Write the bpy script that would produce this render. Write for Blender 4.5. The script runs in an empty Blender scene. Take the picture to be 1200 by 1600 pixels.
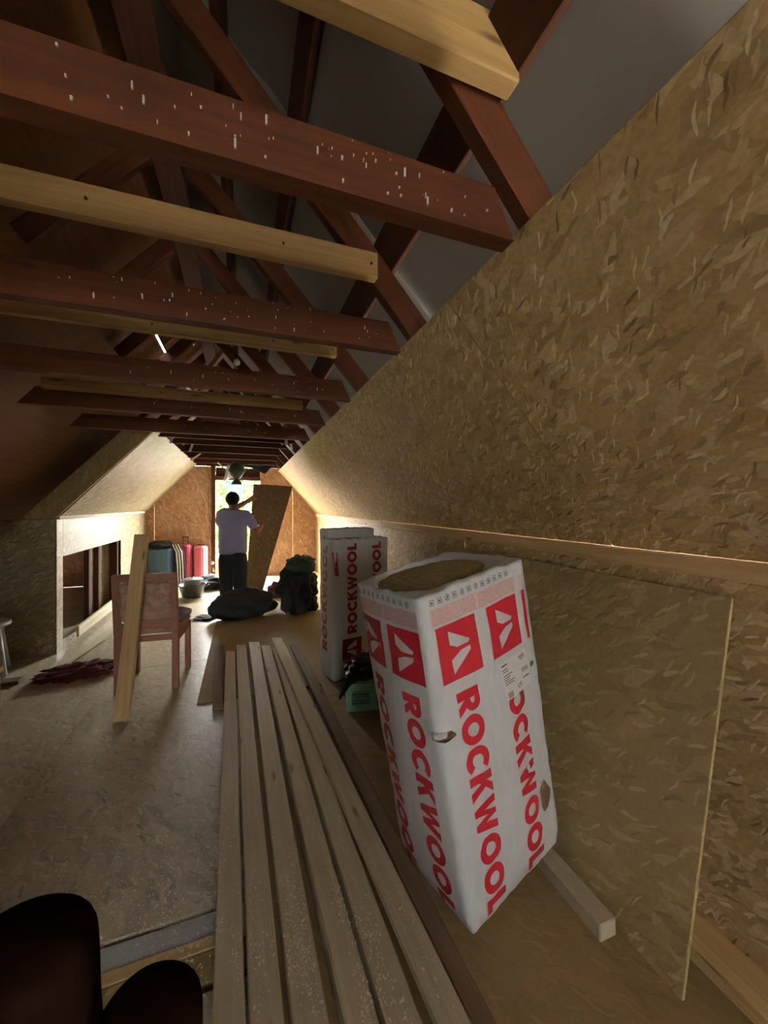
import bpy, bmesh, math, random
from mathutils import Vector, Matrix, noise
random.seed(7)
V = Vector
S = bpy.context.scene
C = S.collection
PI = math.pi

# ------------------------------------------------------------------ camera
EYE = 1.48                      # camera height above the attic floor
YAW = math.radians(20.1)        # the lens is turned this far right of the attic's long axis (+Y)
SY, CY = math.sin(YAW), math.cos(YAW)
cam_data = bpy.data.cameras.new('camera')
cam = bpy.data.objects.new('camera', cam_data); C.objects.link(cam)
cam.location = (0, 0, EYE)
cam.rotation_euler = (PI / 2, 0, -YAW)
cam_data.sensor_fit = 'HORIZONTAL'; cam_data.sensor_width = 36; cam_data.lens = 18
cam_data.shift_y = -10 / 1200
cam_data.clip_start = 0.005; cam_data.clip_end = 200
S.camera = cam

# ------------------------------------------------------------------ sky, daylight openings, exposure
SKY = 58.0
w = bpy.data.worlds.new('sky'); S.world = w; w.use_nodes = True
bg = w.node_tree.nodes['Background']
bg.inputs[0].default_value = (0.97, 0.97, 0.94, 1); bg.inputs[1].default_value = SKY
def portal(name, loc, rot, sx, sy):
    l = bpy.data.lights.new(name, 'AREA'); l.shape = 'RECTANGLE'; l.size = sx; l.size_y = sy
    l.cycles.is_portal = True
    o = bpy.data.objects.new(name, l); C.objects.link(o); o.location = loc; o.rotation_euler = rot
BW = (-.38, 0.66, 0.5, 2.2)      # window behind the camera: x0, x1, z0, z1
BACK_Y, END_Y = -3.6, 8.5
DOOR = (-0.53, 0.33, 0.03, 2.0)
portal('door_daylight', ((DOOR[0] + DOOR[1]) / 2, END_Y + .03, 1.0), (-PI / 2, 0, 0), DOOR[1] - DOOR[0], 1.96)
portal('window_daylight', ((BW[0] + BW[1]) / 2, BACK_Y - .05, (BW[2] + BW[3]) / 2), (PI / 2, 0, 0), BW[1] - BW[0], BW[3] - BW[2])
S.view_settings.view_transform = 'Standard'; S.view_settings.look = 'None'
S.view_settings.gamma = 1; S.view_settings.use_curve_mapping = False
S.view_settings.exposure = 0.75
S.cycles.use_denoising = True
S.cycles.sample_clamp_indirect = 6
S.cycles.max_bounces = 14; S.cycles.diffuse_bounces = 9

# ------------------------------------------------------------------ measuring helpers: a line of sight met with a real plane
def ray(u, v):
    a = (u - 600) / 600
    return V((SY + a * CY, CY - a * SY, (790 - v) / 600))
def far(u, v, t):
    return V((0, 0, EYE)) + ray(u, v) * t
def on_z(u, v, z=0.0):
    r = ray(u, v); return far(u, v, (z - EYE) / r.z)
def on_y(u, v, y):
    return far(u, v, y / ray(u, v).y)
def on_x(u, v, x):
    return far(u, v, x / ray(u, v).x)

# ------------------------------------------------------------------ mesh helpers
class MB:
    def __init__(self): self.bm = bmesh.new()
    def hexa(self, p, bevel=0.0):
        """eight points: four of the bottom ring, four of the top ring"""
        b = bmesh.new()
        v = [b.verts.new(q) for q in p]
        for f in ((3, 2, 1, 0), (4, 5, 6, 7), (0, 1, 5, 4), (1, 2, 6, 5), (2, 3, 7, 6), (3, 0, 4, 7)):
            b.faces.new([v[i] for i in f])
        bmesh.ops.recalc_face_normals(b, faces=b.faces)
        if bevel: bmesh.ops.bevel(b, geom=b.edges[:], offset=bevel, segments=1, affect='EDGES', clamp_overlap=True)
        self.join(b); return self
    def box(self, a, b, bevel=0.0):
        x0, y0, z0 = a; x1, y1, z1 = b
        return self.hexa([(x0, y0, z0), (x1, y0, z0), (x1, y1, z0), (x0, y1, z0), (x0, y0, z1), (x1, y0, z1), (x1, y1, z1), (x0, y1, z1)], bevel)
    def bar(self, p, q, wd, ht, up=(0, 0, 1), bevel=0.003):
        p, q = V(p), V(q); d = (q - p).normalized(); up = V(up)
        s = d.cross(up).normalized(); n = s.cross(d).normalized()
        s *= wd / 2; n *= ht / 2
        return self.hexa([p - s - n, p + s - n, q + s - n, q - s - n, p - s + n, p + s + n, q + s + n, q - s + n], bevel)
    def prism(self, poly, direction):
        """closed outline of 3-D points pushed along a direction"""
        d = V(direction); b = bmesh.new()
        v0 = [b.verts.new(p) for p in poly]; v1 = [b.verts.new(V(p) + d) for p in poly]
        b.faces.new(v0); b.faces.new(v1[::-1]); n = len(poly)
        for i in range(n): b.faces.new((v0[i], v1[i], v1[(i + 1) % n], v0[(i + 1) % n]))
        bmesh.ops.recalc_face_normals(b, faces=b.faces)
        self.join(b); return self
    def tube(self, pts, r, n=8, cap=True):
        pts = [V(p) for p in pts]; rs = r if isinstance(r, (list, tuple)) else [r] * len(pts)
        b = bmesh.new(); rings = []
        ref = V((0, 0, 1))
        if abs((pts[-1] - pts[0]).normalized().z) > .9: ref = V((1, 0, 0))
        for i, p in enumerate(pts):
            d = (pts[min(i + 1, len(pts) - 1)] - pts[max(i - 1, 0)]).normalized()
            s = d.cross(ref).normalized(); t = s.cross(d)
            rings.append([b.verts.new(p + (s * math.cos(2 * PI * k / n) + t * math.sin(2 * PI * k / n)) * rs[i]) for k in range(n)])
        for a, c in zip(rings, rings[1:]):
            for k in range(n): b.faces.new((a[k], a[(k + 1) % n], c[(k + 1) % n], c[k]))
        if cap: b.faces.new(rings[0][::-1]); b.faces.new(rings[-1])
        bmesh.ops.recalc_face_normals(b, faces=b.faces)
        self.join(b); return self
    def lathe(self, c, prof, n=24, sx=1.0, sy=1.0, cap=True):
        c = V(c); b = bmesh.new(); rings = []
        for r, z in prof:
            rings.append([b.verts.new(c + V((sx * r * math.cos(2 * PI * k / n), sy * r * math.sin(2 * PI * k / n), z))) for k in range(n)])
        for a, d in zip(rings, rings[1:]):
            for k in range(n): b.faces.new((a[k], a[(k + 1) % n], d[(k + 1) % n], d[k]))
        if cap: b.faces.new(rings[0][::-1]); b.faces.new(rings[-1])
        bmesh.ops.recalc_face_normals(b, faces=b.faces)
        self.join(b); return self
    def lump(self, c, size, amp=.12, freq=2.2, seed=0.0, sub=4, flat=True, rot=0.0):
        """a soft crumpled body sitting on its base"""
        b = bmesh.new(); bmesh.ops.create_icosphere(b, subdivisions=sub, radius=1)
        m = Matrix.Rotation(rot, 3, 'Z')
        for v in b.verts:
            p = v.co.copy()
            k = 1 + amp * noise.noise(p * freq + V((seed, seed * 1.7, 0))) * 1.6 + amp * .6 * abs(noise.noise(p * freq * 2.6 + V((0, seed, seed)))) 
            p *= k
            z = p.z * size[2]
            if flat: z = max(z, -size[2] * .82)
            v.co = m @ V((p.x * size[0], p.y * size[1], z + size[2] * .82)) + V(c)
        self.join(b); return self
    def sheet(self, fn, nu, nv, thick=0.0):
        """a grid fn(i/nu, j/nv) of points, given a thickness along its normals"""
        b = bmesh.new()
        g = [[b.verts.new(fn(i / nu, j / nv)) for j in range(nv + 1)] for i in range(nu + 1)]
        for i in range(nu):
            for j in range(nv): b.faces.new((g[i][j], g[i + 1][j], g[i + 1][j + 1], g[i][j + 1]))
        if thick:
            bmesh.ops.recalc_face_normals(b, faces=b.faces)
            bmesh.ops.solidify(b, geom=b.faces[:], thickness=thick)
        self.join(b); return self
    def join(self, b):
        me = bpy.data.meshes.new('t'); b.to_mesh(me); b.free(); self.bm.from_mesh(me); bpy.data.meshes.remove(me)

def base_of(o):
    p = V((0, 0, 0))
    while o is not None: p += o.location; o = o.parent
    return p
def obj(name, mb, m, parent=None, grain=(0, 1, 0), smooth=False, at=None):
    """link the collected shapes as ONE mesh object, its texture plane in metres along the grain"""
    bm = mb.bm
    if parent is not None: org = base_of(parent)
    elif at is not None: org = V(at)
    else:
        xs = [v.co for v in bm.verts]
        org = V((sum(p.x for p in xs) / len(xs), sum(p.y for p in xs) / len(xs), min(p.z for p in xs)))
    uv = bm.loops.layers.uv.new('UVMap'); g = V(grain).normalized()
    sh = V((random.random() * 7, random.random() * 7, random.random() * 7))
    for f in bm.faces:
        n = f.normal
        if n.length < .5: f.normal_update(); n = f.normal
        t = g - n * g.dot(n)
        if t.length < .25: t = n.orthogonal()
        t.normalize(); b = n.cross(t)
        for l in f.loops:
            p = l.vert.co
            l[uv].uv = (p.dot(t) + sh.x, p.dot(b) + sh.y)
        f.smooth = smooth
    for v in bm.verts: v.co -= org
    me = bpy.data.meshes.new(name); bm.to_mesh(me); bm.free()
    o = bpy.data.objects.new(name, me); C.objects.link(o)
    me.materials.append(m)
    if parent is not None: o.parent = parent
    else: o.location = org
    return o
def tag(o, label, cat, group=None):
    o['label'] = label; o['category'] = cat
    if group: o['group'] = group
    return o
def thing(name, label, cat, loc, group=None):
    o = bpy.data.objects.new(name, None); C.objects.link(o); o.location = loc; o.empty_display_size = .1
    return tag(o, label, cat, group)
def struct(o): o['kind'] = 'structure'; return o
def stuff(o): o['kind'] = 'stuff'; return o

# ------------------------------------------------------------------ materials
def lin(h):
    h = h.lstrip('#'); r = []
    for i in (0, 2, 4):
        c = int(h[i:i + 2], 16) / 255; r.append(c / 12.92 if c <= .04045 else ((c + .055) / 1.055) ** 2.4)
    return (*r, 1)
class NT:
    def __init__(self, name):
        self.m = bpy.data.materials.new(name); self.m.use_nodes = True
        self.t = self.m.node_tree; self.b = self.t.nodes['Principled BSDF']
    def n(self, kind, **kw):
        o = self.t.nodes.new(kind)
        for k, v in kw.items():
            if k in o.inputs: o.inputs[k].default_value = v
            else: setattr(o, k, v)
        return o
    def l(self, a, b): self.t.links.new(a, b)
    def ramp(self, src, stops):
        r = self.n('ShaderNodeValToRGB'); e = r.color_ramp.elements
        while len(e) < len(stops): e.new(.5)
        for k, (p, c) in zip(e, stops): k.position = p; k.color = c
        self.l(src, r.inputs[0]); return r.outputs[0]
    def mix(self, f, a, b, mode='MIX'):
        x = self.n('ShaderNodeMix', data_type='RGBA', blend_type=mode)
        for s, v in ((x.inputs[0], f), (x.inputs[6], a), (x.inputs[7], b)):
            if hasattr(v, 'links'): self.l(v, s)
            else: s.default_value = v
        return x.outputs[2]
    def math(self, op, a, b=0.0):
        x = self.n('ShaderNodeMath', operation=op)
        for s, v in ((x.inputs[0], a), (x.inputs[1], b)):
            if hasattr(v, 'links'): self.l(v, s)
            else: s.default_value = v
        return x.outputs[0]
    def bump(self, h, strength, dist=.002):
        x = self.n('ShaderNodeBump', Strength=strength, Distance=dist); self.l(h, x.inputs['Height']); self.l(x.outputs[0], self.b.inputs['Normal'])
def osb(name, dark, mid, light, scale=1.0, rough=.6, dust=None, dust_amt=.5, spec=.3, bump=.5, bd=.003):
    """strand board: layers of long flakes lying at different angles over each other"""
    k = NT(name); tc = k.n('ShaderNodeTexCoord')
    nz = k.n('ShaderNodeTexNoise', Scale=9.0 * scale, Detail=3.0); k.l(tc.outputs['UV'], nz.inputs['Vector'])
    wob = k.n('ShaderNodeVectorMath', operation='MULTIPLY_ADD'); k.l(nz.outputs['Color'], wob.inputs[0]); wob.inputs[1].default_value = (.06 / scale,) * 3; k.l(tc.outputs['UV'], wob.inputs[2])
    col = None; hgt = None
    soft = tuple(.5 * m_ + .5 * d_ for m_, d_ in zip(mid, dark)); pale = tuple(.5 * m_ + .5 * l_ for m_, l_ in zip(mid, light))
    layers = [(0.15, 8, 30), (1.25, 9, 28), (2.35, 10, 38), (-0.75, 9, 34), (2.9, 12, 48), (2.1, 11, 85), (2.65, 14, 70)]
    for i, (ang, sx, sy) in enumerate(layers):
        mp = k.n('ShaderNodeMapping'); mp.inputs['Rotation'].default_value = (0, 0, ang); mp.inputs['Scale'].default_value = (1, 1, 1)
        k.l(wob.outputs[0], mp.inputs['Vector'])
        ms = k.n('ShaderNodeMapping'); ms.inputs['Scale'].default_value = (sx * scale, sy * scale, 1); ms.inputs['Location'].default_value = (3.7 * i, 1.3 * i, 0)
        k.l(mp.outputs[0], ms.inputs['Vector'])
        vo = k.n('ShaderNodeTexVoronoi', voronoi_dimensions='2D', Scale=1.0); k.l(ms.outputs[0], vo.inputs['Vector'])
        sp = k.n('ShaderNodeSeparateColor'); k.l(vo.outputs['Color'], sp.inputs[0])
        if i < 5: c = k.ramp(sp.outputs[0], [(0, soft), (.35, mid), (.7, mid), (1, pale)])
        else: c = k.ramp(sp.outputs[0], [(0, dark), (.25, soft), (.6, light), (1, pale)])
        if col is None: col, hgt = c, sp.outputs[2]
        else:
            cut = (.5, .5, .6, .55, .68, .83, .88)[i]
            m = k.math('GREATER_THAN', sp.outputs[1], cut)
            if i >= 5:
                near = k.math('LESS_THAN', vo.outputs['Distance'], (.30, .42)[i - 5]); m = k.math('MULTIPLY', m, near)
            col = k.mix(m, col, c)
            a = k.n('ShaderNodeMix', data_type='FLOAT'); k.l(m, a.inputs[0]); k.l(hgt, a.inputs[2]); k.l(sp.outputs[2], a.inputs[3]); hgt = a.outputs[0]
    fine = k.n('ShaderNodeTexNoise', Scale=60.0 * scale, Detail=3.0); k.l(tc.outputs['UV'], fine.inputs['Vector'])
    fr = k.ramp(fine.outputs['Fac'], [(.3, (.8, .8, .8, 1)), (.7, (1.12, 1.12, 1.12, 1))])
    col = k.mix(1.0, col, fr, 'MULTIPLY')
    big = k.n('ShaderNodeTexNoise', Scale=1.6, Detail=4.0); k.l(tc.outputs['UV'], big.inputs['Vector'])
    br = k.ramp(big.outputs['Fac'], [(.35, (.9, .88, .85, 1)), (.65, (1.06, 1.05, 1.03, 1))]); col = k.mix(1.0, col, br, 'MULTIPLY')
    if dust:
        dn = k.n('ShaderNodeTexNoise', Scale=5.0, Detail=8.0, Roughness=.7); k.l(tc.outputs['UV'], dn.inputs['Vector'])
        df = k.ramp(dn.outputs['Fac'], [(.38, (dust_amt * .55,) * 3 + (1,)), (.62, (dust_amt,) * 3 + (1,))]); col = k.mix(df, col, dust)
    k.l(col, k.b.inputs['Base Color']); k.b.inputs['Roughness'].default_value = rough; k.b.inputs['Specular IOR Level'].default_value = spec
    k.bump(hgt, bump, bd); return k.m
def wood(name, dark, light, knot=None, rough=.65, grainy=1.0, spec=.3, dirt=None):
    k = NT(name); tc = k.n('ShaderNodeTexCoord')
    mp = k.n('ShaderNodeMapping'); mp.inputs['Scale'].default_value = (1.6, 32, 1); k.l(tc.outputs['UV'], mp.inputs['Vector'])
    a = k.n('ShaderNodeTexNoise', Scale=1.0, Detail=6.0, Roughness=.6, Distortion=.6); k.l(mp.outputs[0], a.inputs['Vector'])
    col = k.ramp(a.outputs['Fac'], [(.5 - .25 / grainy, dark), (.5 + .25 / grainy, light)])
    if knot:
        mk = k.n('ShaderNodeMapping'); mk.inputs['Scale'].default_value = (2.1, 9, 1); k.l(tc.outputs['UV'], mk.inputs['Vector'])
        vo = k.n('ShaderNodeTexVoronoi', voronoi_dimensions='2D', Scale=1.0); k.l(mk.outputs[0], vo.inputs['Vector'])
        kf = k.ramp(vo.outputs['Distance'], [(.03, (.8, .8, .8, 1)), (.12, (0, 0, 0, 1))]); sp = k.n('ShaderNodeSeparateColor'); k.l(vo.outputs['Color'], sp.inputs[0])
        kf = k.math('MULTIPLY', kf, k.math('GREATER_THAN', sp.outputs[0], .6)); col = k.mix(kf, col, knot)
    if dirt:
        dn = k.n('ShaderNodeTexNoise', Scale=7.0, Detail=6.0, Roughness=.7); k.l(tc.outputs['UV'], dn.inputs['Vector'])
        df = k.ramp(dn.outputs['Fac'], [(.5, (0, 0, 0, 1)), (.72, (.6, .6, .6, 1))]); col = k.mix(df, col, dirt)
    k.l(col, k.b.inputs['Base Color']); k.b.inputs['Roughness'].default_value = rough; k.b.inputs['Specular IOR Level'].default_value = spec
    k.bump(a.outputs['Fac'], .25, .002); return k.m
def plain(name, col, rough=.7, var=.12, scale=30.0, spec=.3, bump=0.0, metal=0.0):
    k = NT(name); tc = k.n('ShaderNodeTexCoord'); a = k.n('ShaderNodeTexNoise', Scale=scale, Detail=4.0); k.l(tc.outputs['Object'], a.inputs['Vector'])
    d = tuple(c * (1 - var) for c in col[:3]) + (1,); e = tuple(min(1, c * (1 + var)) for c in col[:3]) + (1,)
    k.l(k.ramp(a.outputs['Fac'], [(.3, d), (.7, e)]), k.b.inputs['Base Color'])
    k.b.inputs['Roughness'].default_value = rough; k.b.inputs['Specular IOR Level'].default_value = spec; k.b.inputs['Metallic'].default_value = metal
    if bump: k.bump(a.outputs['Fac'], bump, .004)
    return k.m
def film(name, col, freq=14.0, strength=.35):
    k = NT(name); tc = k.n('ShaderNodeTexCoord'); mp = k.n('ShaderNodeMapping'); mp.inputs['Scale'].default_value = (1.4, 1.4, .5); k.l(tc.outputs['Object'], mp.inputs['Vector'])
    a = k.n('ShaderNodeTexNoise', Scale=freq, Detail=5.0, Distortion=1.5); k.l(mp.outputs[0], a.inputs['Vector'])
    d = tuple(c * .93 for c in col[:3]) + (1,)
    k.l(k.ramp(a.outputs['Fac'], [(.3, d), (.6, col)]), k.b.inputs['Base Color'])
    k.b.inputs['Roughness'].default_value = .38; k.b.inputs['Specular IOR Level'].default_value = .4; k.bump(a.outputs['Fac'], strength, .006); return k.m
M = {}
M['osb_wall'] = osb('strand_board_wall', lin('#755c3a'), lin('#bda271'), lin('#efdfb8'), 1.15)
M['osb_end'] = osb('strand_board_end', lin('#8f6446'), lin('#b98f70'), lin('#d9bfa2'), .8, spec=.2)
M['osb_left'] = osb('strand_board_left', lin('#665c42'), lin('#9a9070'), lin('#cbc4a4'), 1.0, rough=.45, spec=.5)
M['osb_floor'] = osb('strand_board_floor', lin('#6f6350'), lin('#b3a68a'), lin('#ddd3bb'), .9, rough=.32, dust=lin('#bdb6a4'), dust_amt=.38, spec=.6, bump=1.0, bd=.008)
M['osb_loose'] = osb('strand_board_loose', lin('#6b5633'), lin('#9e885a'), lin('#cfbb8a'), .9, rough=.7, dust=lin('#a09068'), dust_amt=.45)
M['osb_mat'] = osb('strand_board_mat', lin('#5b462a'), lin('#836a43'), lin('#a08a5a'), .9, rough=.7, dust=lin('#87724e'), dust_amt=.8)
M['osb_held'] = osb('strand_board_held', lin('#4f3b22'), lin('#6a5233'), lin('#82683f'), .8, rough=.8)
M['deck_brown'] = wood('roof_boarding_brown', lin('#5a381c'), lin('#754c28'), rough=.85)
M['membrane'] = plain('roof_underlay_grey', lin('#8c8781'), .85, .06, 3.0)
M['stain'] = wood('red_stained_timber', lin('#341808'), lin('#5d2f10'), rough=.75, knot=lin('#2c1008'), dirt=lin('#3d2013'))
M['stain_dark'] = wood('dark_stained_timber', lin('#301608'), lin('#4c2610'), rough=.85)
M['pine'] = wood('pale_pine', lin('#b5935f'), lin('#dcc08d'), lin('#5d3d20'))
M['batten'] = wood('roughsawn_pine', lin('#8a6c42'), lin('#b0905e'), lin('#4a3019'))
M['pine_grey'] = wood('dusty_pine', lin('#ada084'), lin('#cbbfa2'), lin('#6b5030'), rough=.5, spec=.5, dirt=lin('#b0a78e'))
M['pine_dark'] = wood('dark_damp_pine', lin('#56422c'), lin('#766046'), lin('#3d2b1a'))
M['pine_white'] = wood('whitish_sawn_pine', lin('#b3a98c'), lin('#d9d2b8'))
M['film_white'] = film('white_film', lin('#e8eff5'), 14, .5)
M['film_clear'] = film('dusty_clear_film', lin('#b9c0c6'), 40, .8)
M['print_red'] = plain('red_print', lin('#9c1827'), .4, .06, 8, .4)
M['print_white'] = plain('white_print', lin('#eceef0'), .4, .03, 8, .4)
M['paper'] = plain('white_label_paper', lin('#f6f6f6'), .5, .02, 20, .4)
M['print_pink'] = plain('pale_pink_print', lin('#e3d2d1'), .45, .08, 90, .4)
M['print_rose'] = plain('rose_fine_print', lin('#c58f92'), .5)
M['print_grey'] = plain('grey_print', lin('#6d6a6a'), .5)
M['wool'] = plain('olive_mineral_wool', lin('#b5aa80'), .95, .25, 55, .1, .8)
M['wool_dark'] = plain('brown_torn_wool', lin('#5a4630'), .95, .4, 45, .1, .8)
M['black'] = plain('black_fabric', lin('#17181a'), .75, .3, 14, .3, .3)
M['black_shiny'] = plain('black_plastic_film', lin('#101113'), .32, .3, 20, .5, .5)
M['green_dark'] = plain('dark_green_fabric', lin('#27382c'), .7, .25, 14)
M['crate'] = plain('sea_green_plastic', lin('#86c0a2'), .45, .06, 10, .5)
M['hole'] = plain('shadowed_inner_plastic', lin('#1f332a'), .8)
M['shirt'] = plain('lilac_grey_jersey', lin('#908fae'), .9, .06, 25)
M['trousers'] = plain('black_trousers', lin('#131316'), .85)
M['skin'] = plain('tanned_skin', lin('#8a5a44'), .6, .06)
M['hair'] = plain('dark_hair', lin('#1d1814'), .7)
M['shoe'] = plain('dark_shoe', lin('#1b1a19'), .6)
M['shade_skin'] = plain('shade_darkened_skin', lin('#170b08'), 1.0, .1, 60, 0)  # near-black because the hand's shade is put into the skin colour
M['chair_wood'] = wood('reddish_beech', lin('#80543f'), lin('#a0705a'), rough=.45, spec=.5)
M['chair_cloth'] = plain('patterned_beige_rose_cloth', lin('#a98a76'), .85, .4, 18)
M['cushion'] = plain('grey_cushion', lin('#8b7f76'), .9, .2, 30)
M['blue_case'] = plain('slate_blue_shell', lin('#4a6680'), .4, .08, 12, .5)
M['rose_case'] = plain('dusty_rose_shell', lin('#a3475a'), .5, .1, 20)
M['pink_case'] = plain('coral_pink_shell', lin('#e27a8c'), .5, .14, 60)
M['metal_grey'] = plain('scuffed_aluminium', lin('#8f9294'), .4, .1, 20, .5, 0, .6)
M['pot_dark'] = plain('dark_grey_enamel', lin('#3a3e3b'), .4, .1, 20, .5)
M['enamel'] = plain('pale_grey_enamel', lin('#a9aaa4'), .35, .06, 20, .5)
M['stool'] = plain('white_plastic', lin('#cfd3d6'), .5, .05)
M['red_cloth'] = plain('dark_red_cloth', lin('#4a141a'), .95, .3, 20)
M['purple_cloth'] = plain('purple_flecked_cloth', lin('#5c3a44'), .95, .6, 70)
M['white_cloth'] = plain('white_cloth', lin('#d5d5d5'), .9, .15, 30)
M['sawdust'] = plain('wood_chips', lin('#e6dcc0'), .35, .15, 80, .6)
M['scrap'] = plain('white_flakes', lin('#e9e4dc'), .5, .1, 50)
M['nail'] = plain('dark_nail', lin('#2b2119'), .6)
M['rope'] = plain('pale_rope', lin('#c8b088'), .9, .2, 90)
M['leaf'] = plain('bright_green_leaves', lin('#3b5418'), .6, .35, 6)
M['bark'] = plain('grey_brown_bark', lin('#5d4c3b'), .9)
M['lawn'] = plain('pale_gravel_ground', lin('#97938a'), .95, .2, 2)
M['glass_bulb'] = plain('frosted_bulb_glass', lin('#dfe0dc'), .3, .02, 10, .6)
k = NT('window_glass'); k.b.inputs['Transmission Weight'].default_value = 1; k.b.inputs['Roughness'].default_value = 0; k.b.inputs['IOR'].default_value = 1.01; M['glass'] = k.m
k = NT('pale_blue_plastic_sheet'); k.b.inputs['Base Color'].default_value = lin('#c3d6e8'); k.b.inputs['Transmission Weight'].default_value = .35; k.b.inputs['Roughness'].default_value = .6; M['blue_film'] = k.m

# ------------------------------------------------------------------ the attic shell
XR, XL = 1.5, -1.75                       # knee walls
ZR, ZL = 1.305, 1.35                      # their tops
TR, TL = V((.69, 0, 2.215)), V((-.88, 0, 2.31))   # upper edges of the sloped boarding
RIDGE = -.4
def zr(x, off=0.0): return 2.99 + off - 1.123 * x      # underside of the rafters, right slope
def zl(x, off=0.0): return 3.889 + off + 1.123 * x     # left slope
DECK = .182

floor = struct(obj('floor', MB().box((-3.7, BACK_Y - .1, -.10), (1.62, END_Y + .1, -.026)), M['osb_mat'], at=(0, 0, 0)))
def fpanel(x0, x1, y0, y1, mat='osb_floor', top=0.0, name='panel', grain=(0, 1, 0)):
    return obj(name, MB().box((x0 + .002, y0 + .002, -.024), (x1 - .002, y1 - .002, top), .0015), M[mat], floor, grain)
for x0, x1 in ((-3.65, -2.35), (-2.35, -1.05), (-1.05, .03)):
    fpanel(x0, x1, BACK_Y, 1.285)
    for y0, y1 in ((1.545, 4.05), (4.05, 6.55), (6.55, 8.5)): fpanel(x0, x1, y0, y1)
for y0, y1 in ((BACK_Y, .45), (.45, 2.95), (2.95, 5.45), (5.45, 8.5)): fpanel(.03, 1.5, y0, y1, 'osb_mat' if y0 < 5 else 'osb_floor')  # right of the lumber the floor's shade is put in as darker board
fpanel(-2.6, .02, 1.452, 1.537, 'film_clear', -.006, 'plank', (1, 0, 0))
fpanel(-2.6, .02, 1.405, 1.452, 'pine', -.002, 'plank', (1, 0, 0))
fpanel(-2.6, .02, 1.31, 1.405, 'osb_loose', -.004, 'plank', (1, 0, 0))

def wall_of_sheets(name, corner, along, up, spans, mat, thick, cut=None):
    """strand board sheets side by side, each its own piece, hairline joints between them"""
    root = struct(bpy.data.objects.new(name, None)); C.objects.link(root); root.location = corner
    corner, along, up = V(corner), V(along).normalized(), V(up)
    n = V(thick)
    for a, b in spans:
        p, q = corner + along * (a + .0015), corner + along * (b - .0015)
        mb = MB().hexa([p, q, q + n, p + n, p + up, q + up, q + up + n, p + up + n], .0012)
        obj('panel', mb, M[mat], root, along)
    return root
spans = [(-3.6, -2.6), (-2.6, -.1), (-.1, 2.4), (2.4, 4.9), (4.9, 7.4), (7.4, 8.5)]
wall_of_sheets('wall_right', (XR, 0, 0), (0, 1, 0), (0, 0, ZR), spans, 'osb_wall', (.012, 0, 0))
up = TR - V((XR, 0, ZR)); nrm = V((1.123, 0, 1)).normalized() * .012
spans2 = [(-3.6, -1.28), (-1.28, 1.22), (1.22, 3.72), (3.72, 6.22), (6.22, 8.5)]
wall_of_sheets('wall_right_slope', (XR, 0, ZR), (0, 1, 0), up, spans2, 'osb_wall', nrm)
# left knee wall with the cut opening
lw = struct(bpy.data.objects.new('wall_left', None)); C.objects.link(lw)
def lwp(y0, y1, z0, z1): obj('panel', MB().box((XL - .012, y0 + .001, z0 + .001), (XL, y1 - .001, z1 - .001), .001), M['osb_left'], lw)
lwp(4.72, 4.86, 0, ZL); lwp(4.86, 7.22, .955, ZL); lwp(6.86, 7.22, 0, .955); lwp(7.22, 8.5, 0, ZL)
lwp(4.86, 6.86, 0, .10)
up = TL - V((XL, 0, ZL)); nrm = V((-1.1, 0, 1)).normalized() * .012
wall_of_sheets('wall_left_slope', (XL, 0, ZL), (0, 1, 0), up, [(4.75, 7.25), (7.25, 8.5)], 'osb_left', nrm)
# return wall across the end of the open side
rw = struct(bpy.data.objects.new('wall_return', None)); C.objects.link(rw)
for x0, x1 in ((-2.9, XL - .014),):
    zt0 = zl(x0) - .01
    obj('panel', MB().prism([(x0, 4.72, 0), (x1, 4.72, 0), (x1, 4.72, ZL - .005), (max(x0, -2.25), 4.72, ZL - .005), (x0, 4.72, zt0)], (0, .012, 0)), M['osb_left'], rw, (1, 0, 0))
# studs and sheets seen through the cut opening
ins = struct(bpy.data.objects.new('wall_eaves', None)); C.objects.link(ins)
for y0, y1 in ((5.95, 6.34), (6.34, 7.45)):
    for z0, z1 in ((0, .5), (.5, 1.2)): obj('panel', MB().box((-1.93, y0, z0 + .002), (-1.918, y1 - .004, z1 - .002), .001), M['osb_left'], ins)
for y in (5.92, 6.27, 7.36): obj('stud', MB().box((-1.916, y, 0), (-1.86, y + .09, 1.15), .003), M['stain_dark'], ins, (0, 0, 1))
for y in (4.75, 6.72): obj('stud', MB().box((XL - .11, y, 0), (XL - .013, y + .06, 1.3), .003), M['stain_dark'], ins, (0, 0, 1))
# end wall with its doorway
ew = struct(bpy.data.objects.new('wall_end', None)); C.objects.link(ew)
def ewp(poly, mat='osb_end', y=END_Y, g=(0, 0, 1)): obj('panel', MB().prism([(x, y, z) for x, z in poly], (0, .014, 0)), M[mat], ew, g)
ZT = 2.275
ewp([(-3.4, 0), (-1.62, 0), (-1.62, ZT), (-2.0, ZT), (-3.4, .2)])
ewp([(-1.617, 0), (DOOR[0], 0), (DOOR[0], ZT), (-1.617, ZT)])
ewp([(DOOR[1], 0), (1.0, 0), (1.0, ZT - .3), (.75, ZT), (DOOR[1], ZT)])
ewp([(1.003, 0), (1.6, 0), (1.6, 1.2), (1.003, ZT - .3)])
ewp([(DOOR[0] + .002, 2.0), (DOOR[1] - .002, 2.0), (DOOR[1] - .002, ZT - .02), (DOOR[0] + .002, ZT - .02)], 'stain_dark')
ewp([(-1.75, ZT + .004), (.95, ZT + .004), (.62, zr(.62, .17)), (RIDGE, zr(RIDGE, .17)), (-1.6, zl(-1.6, .17))], 'stain_dark', END_Y + .02)
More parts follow.
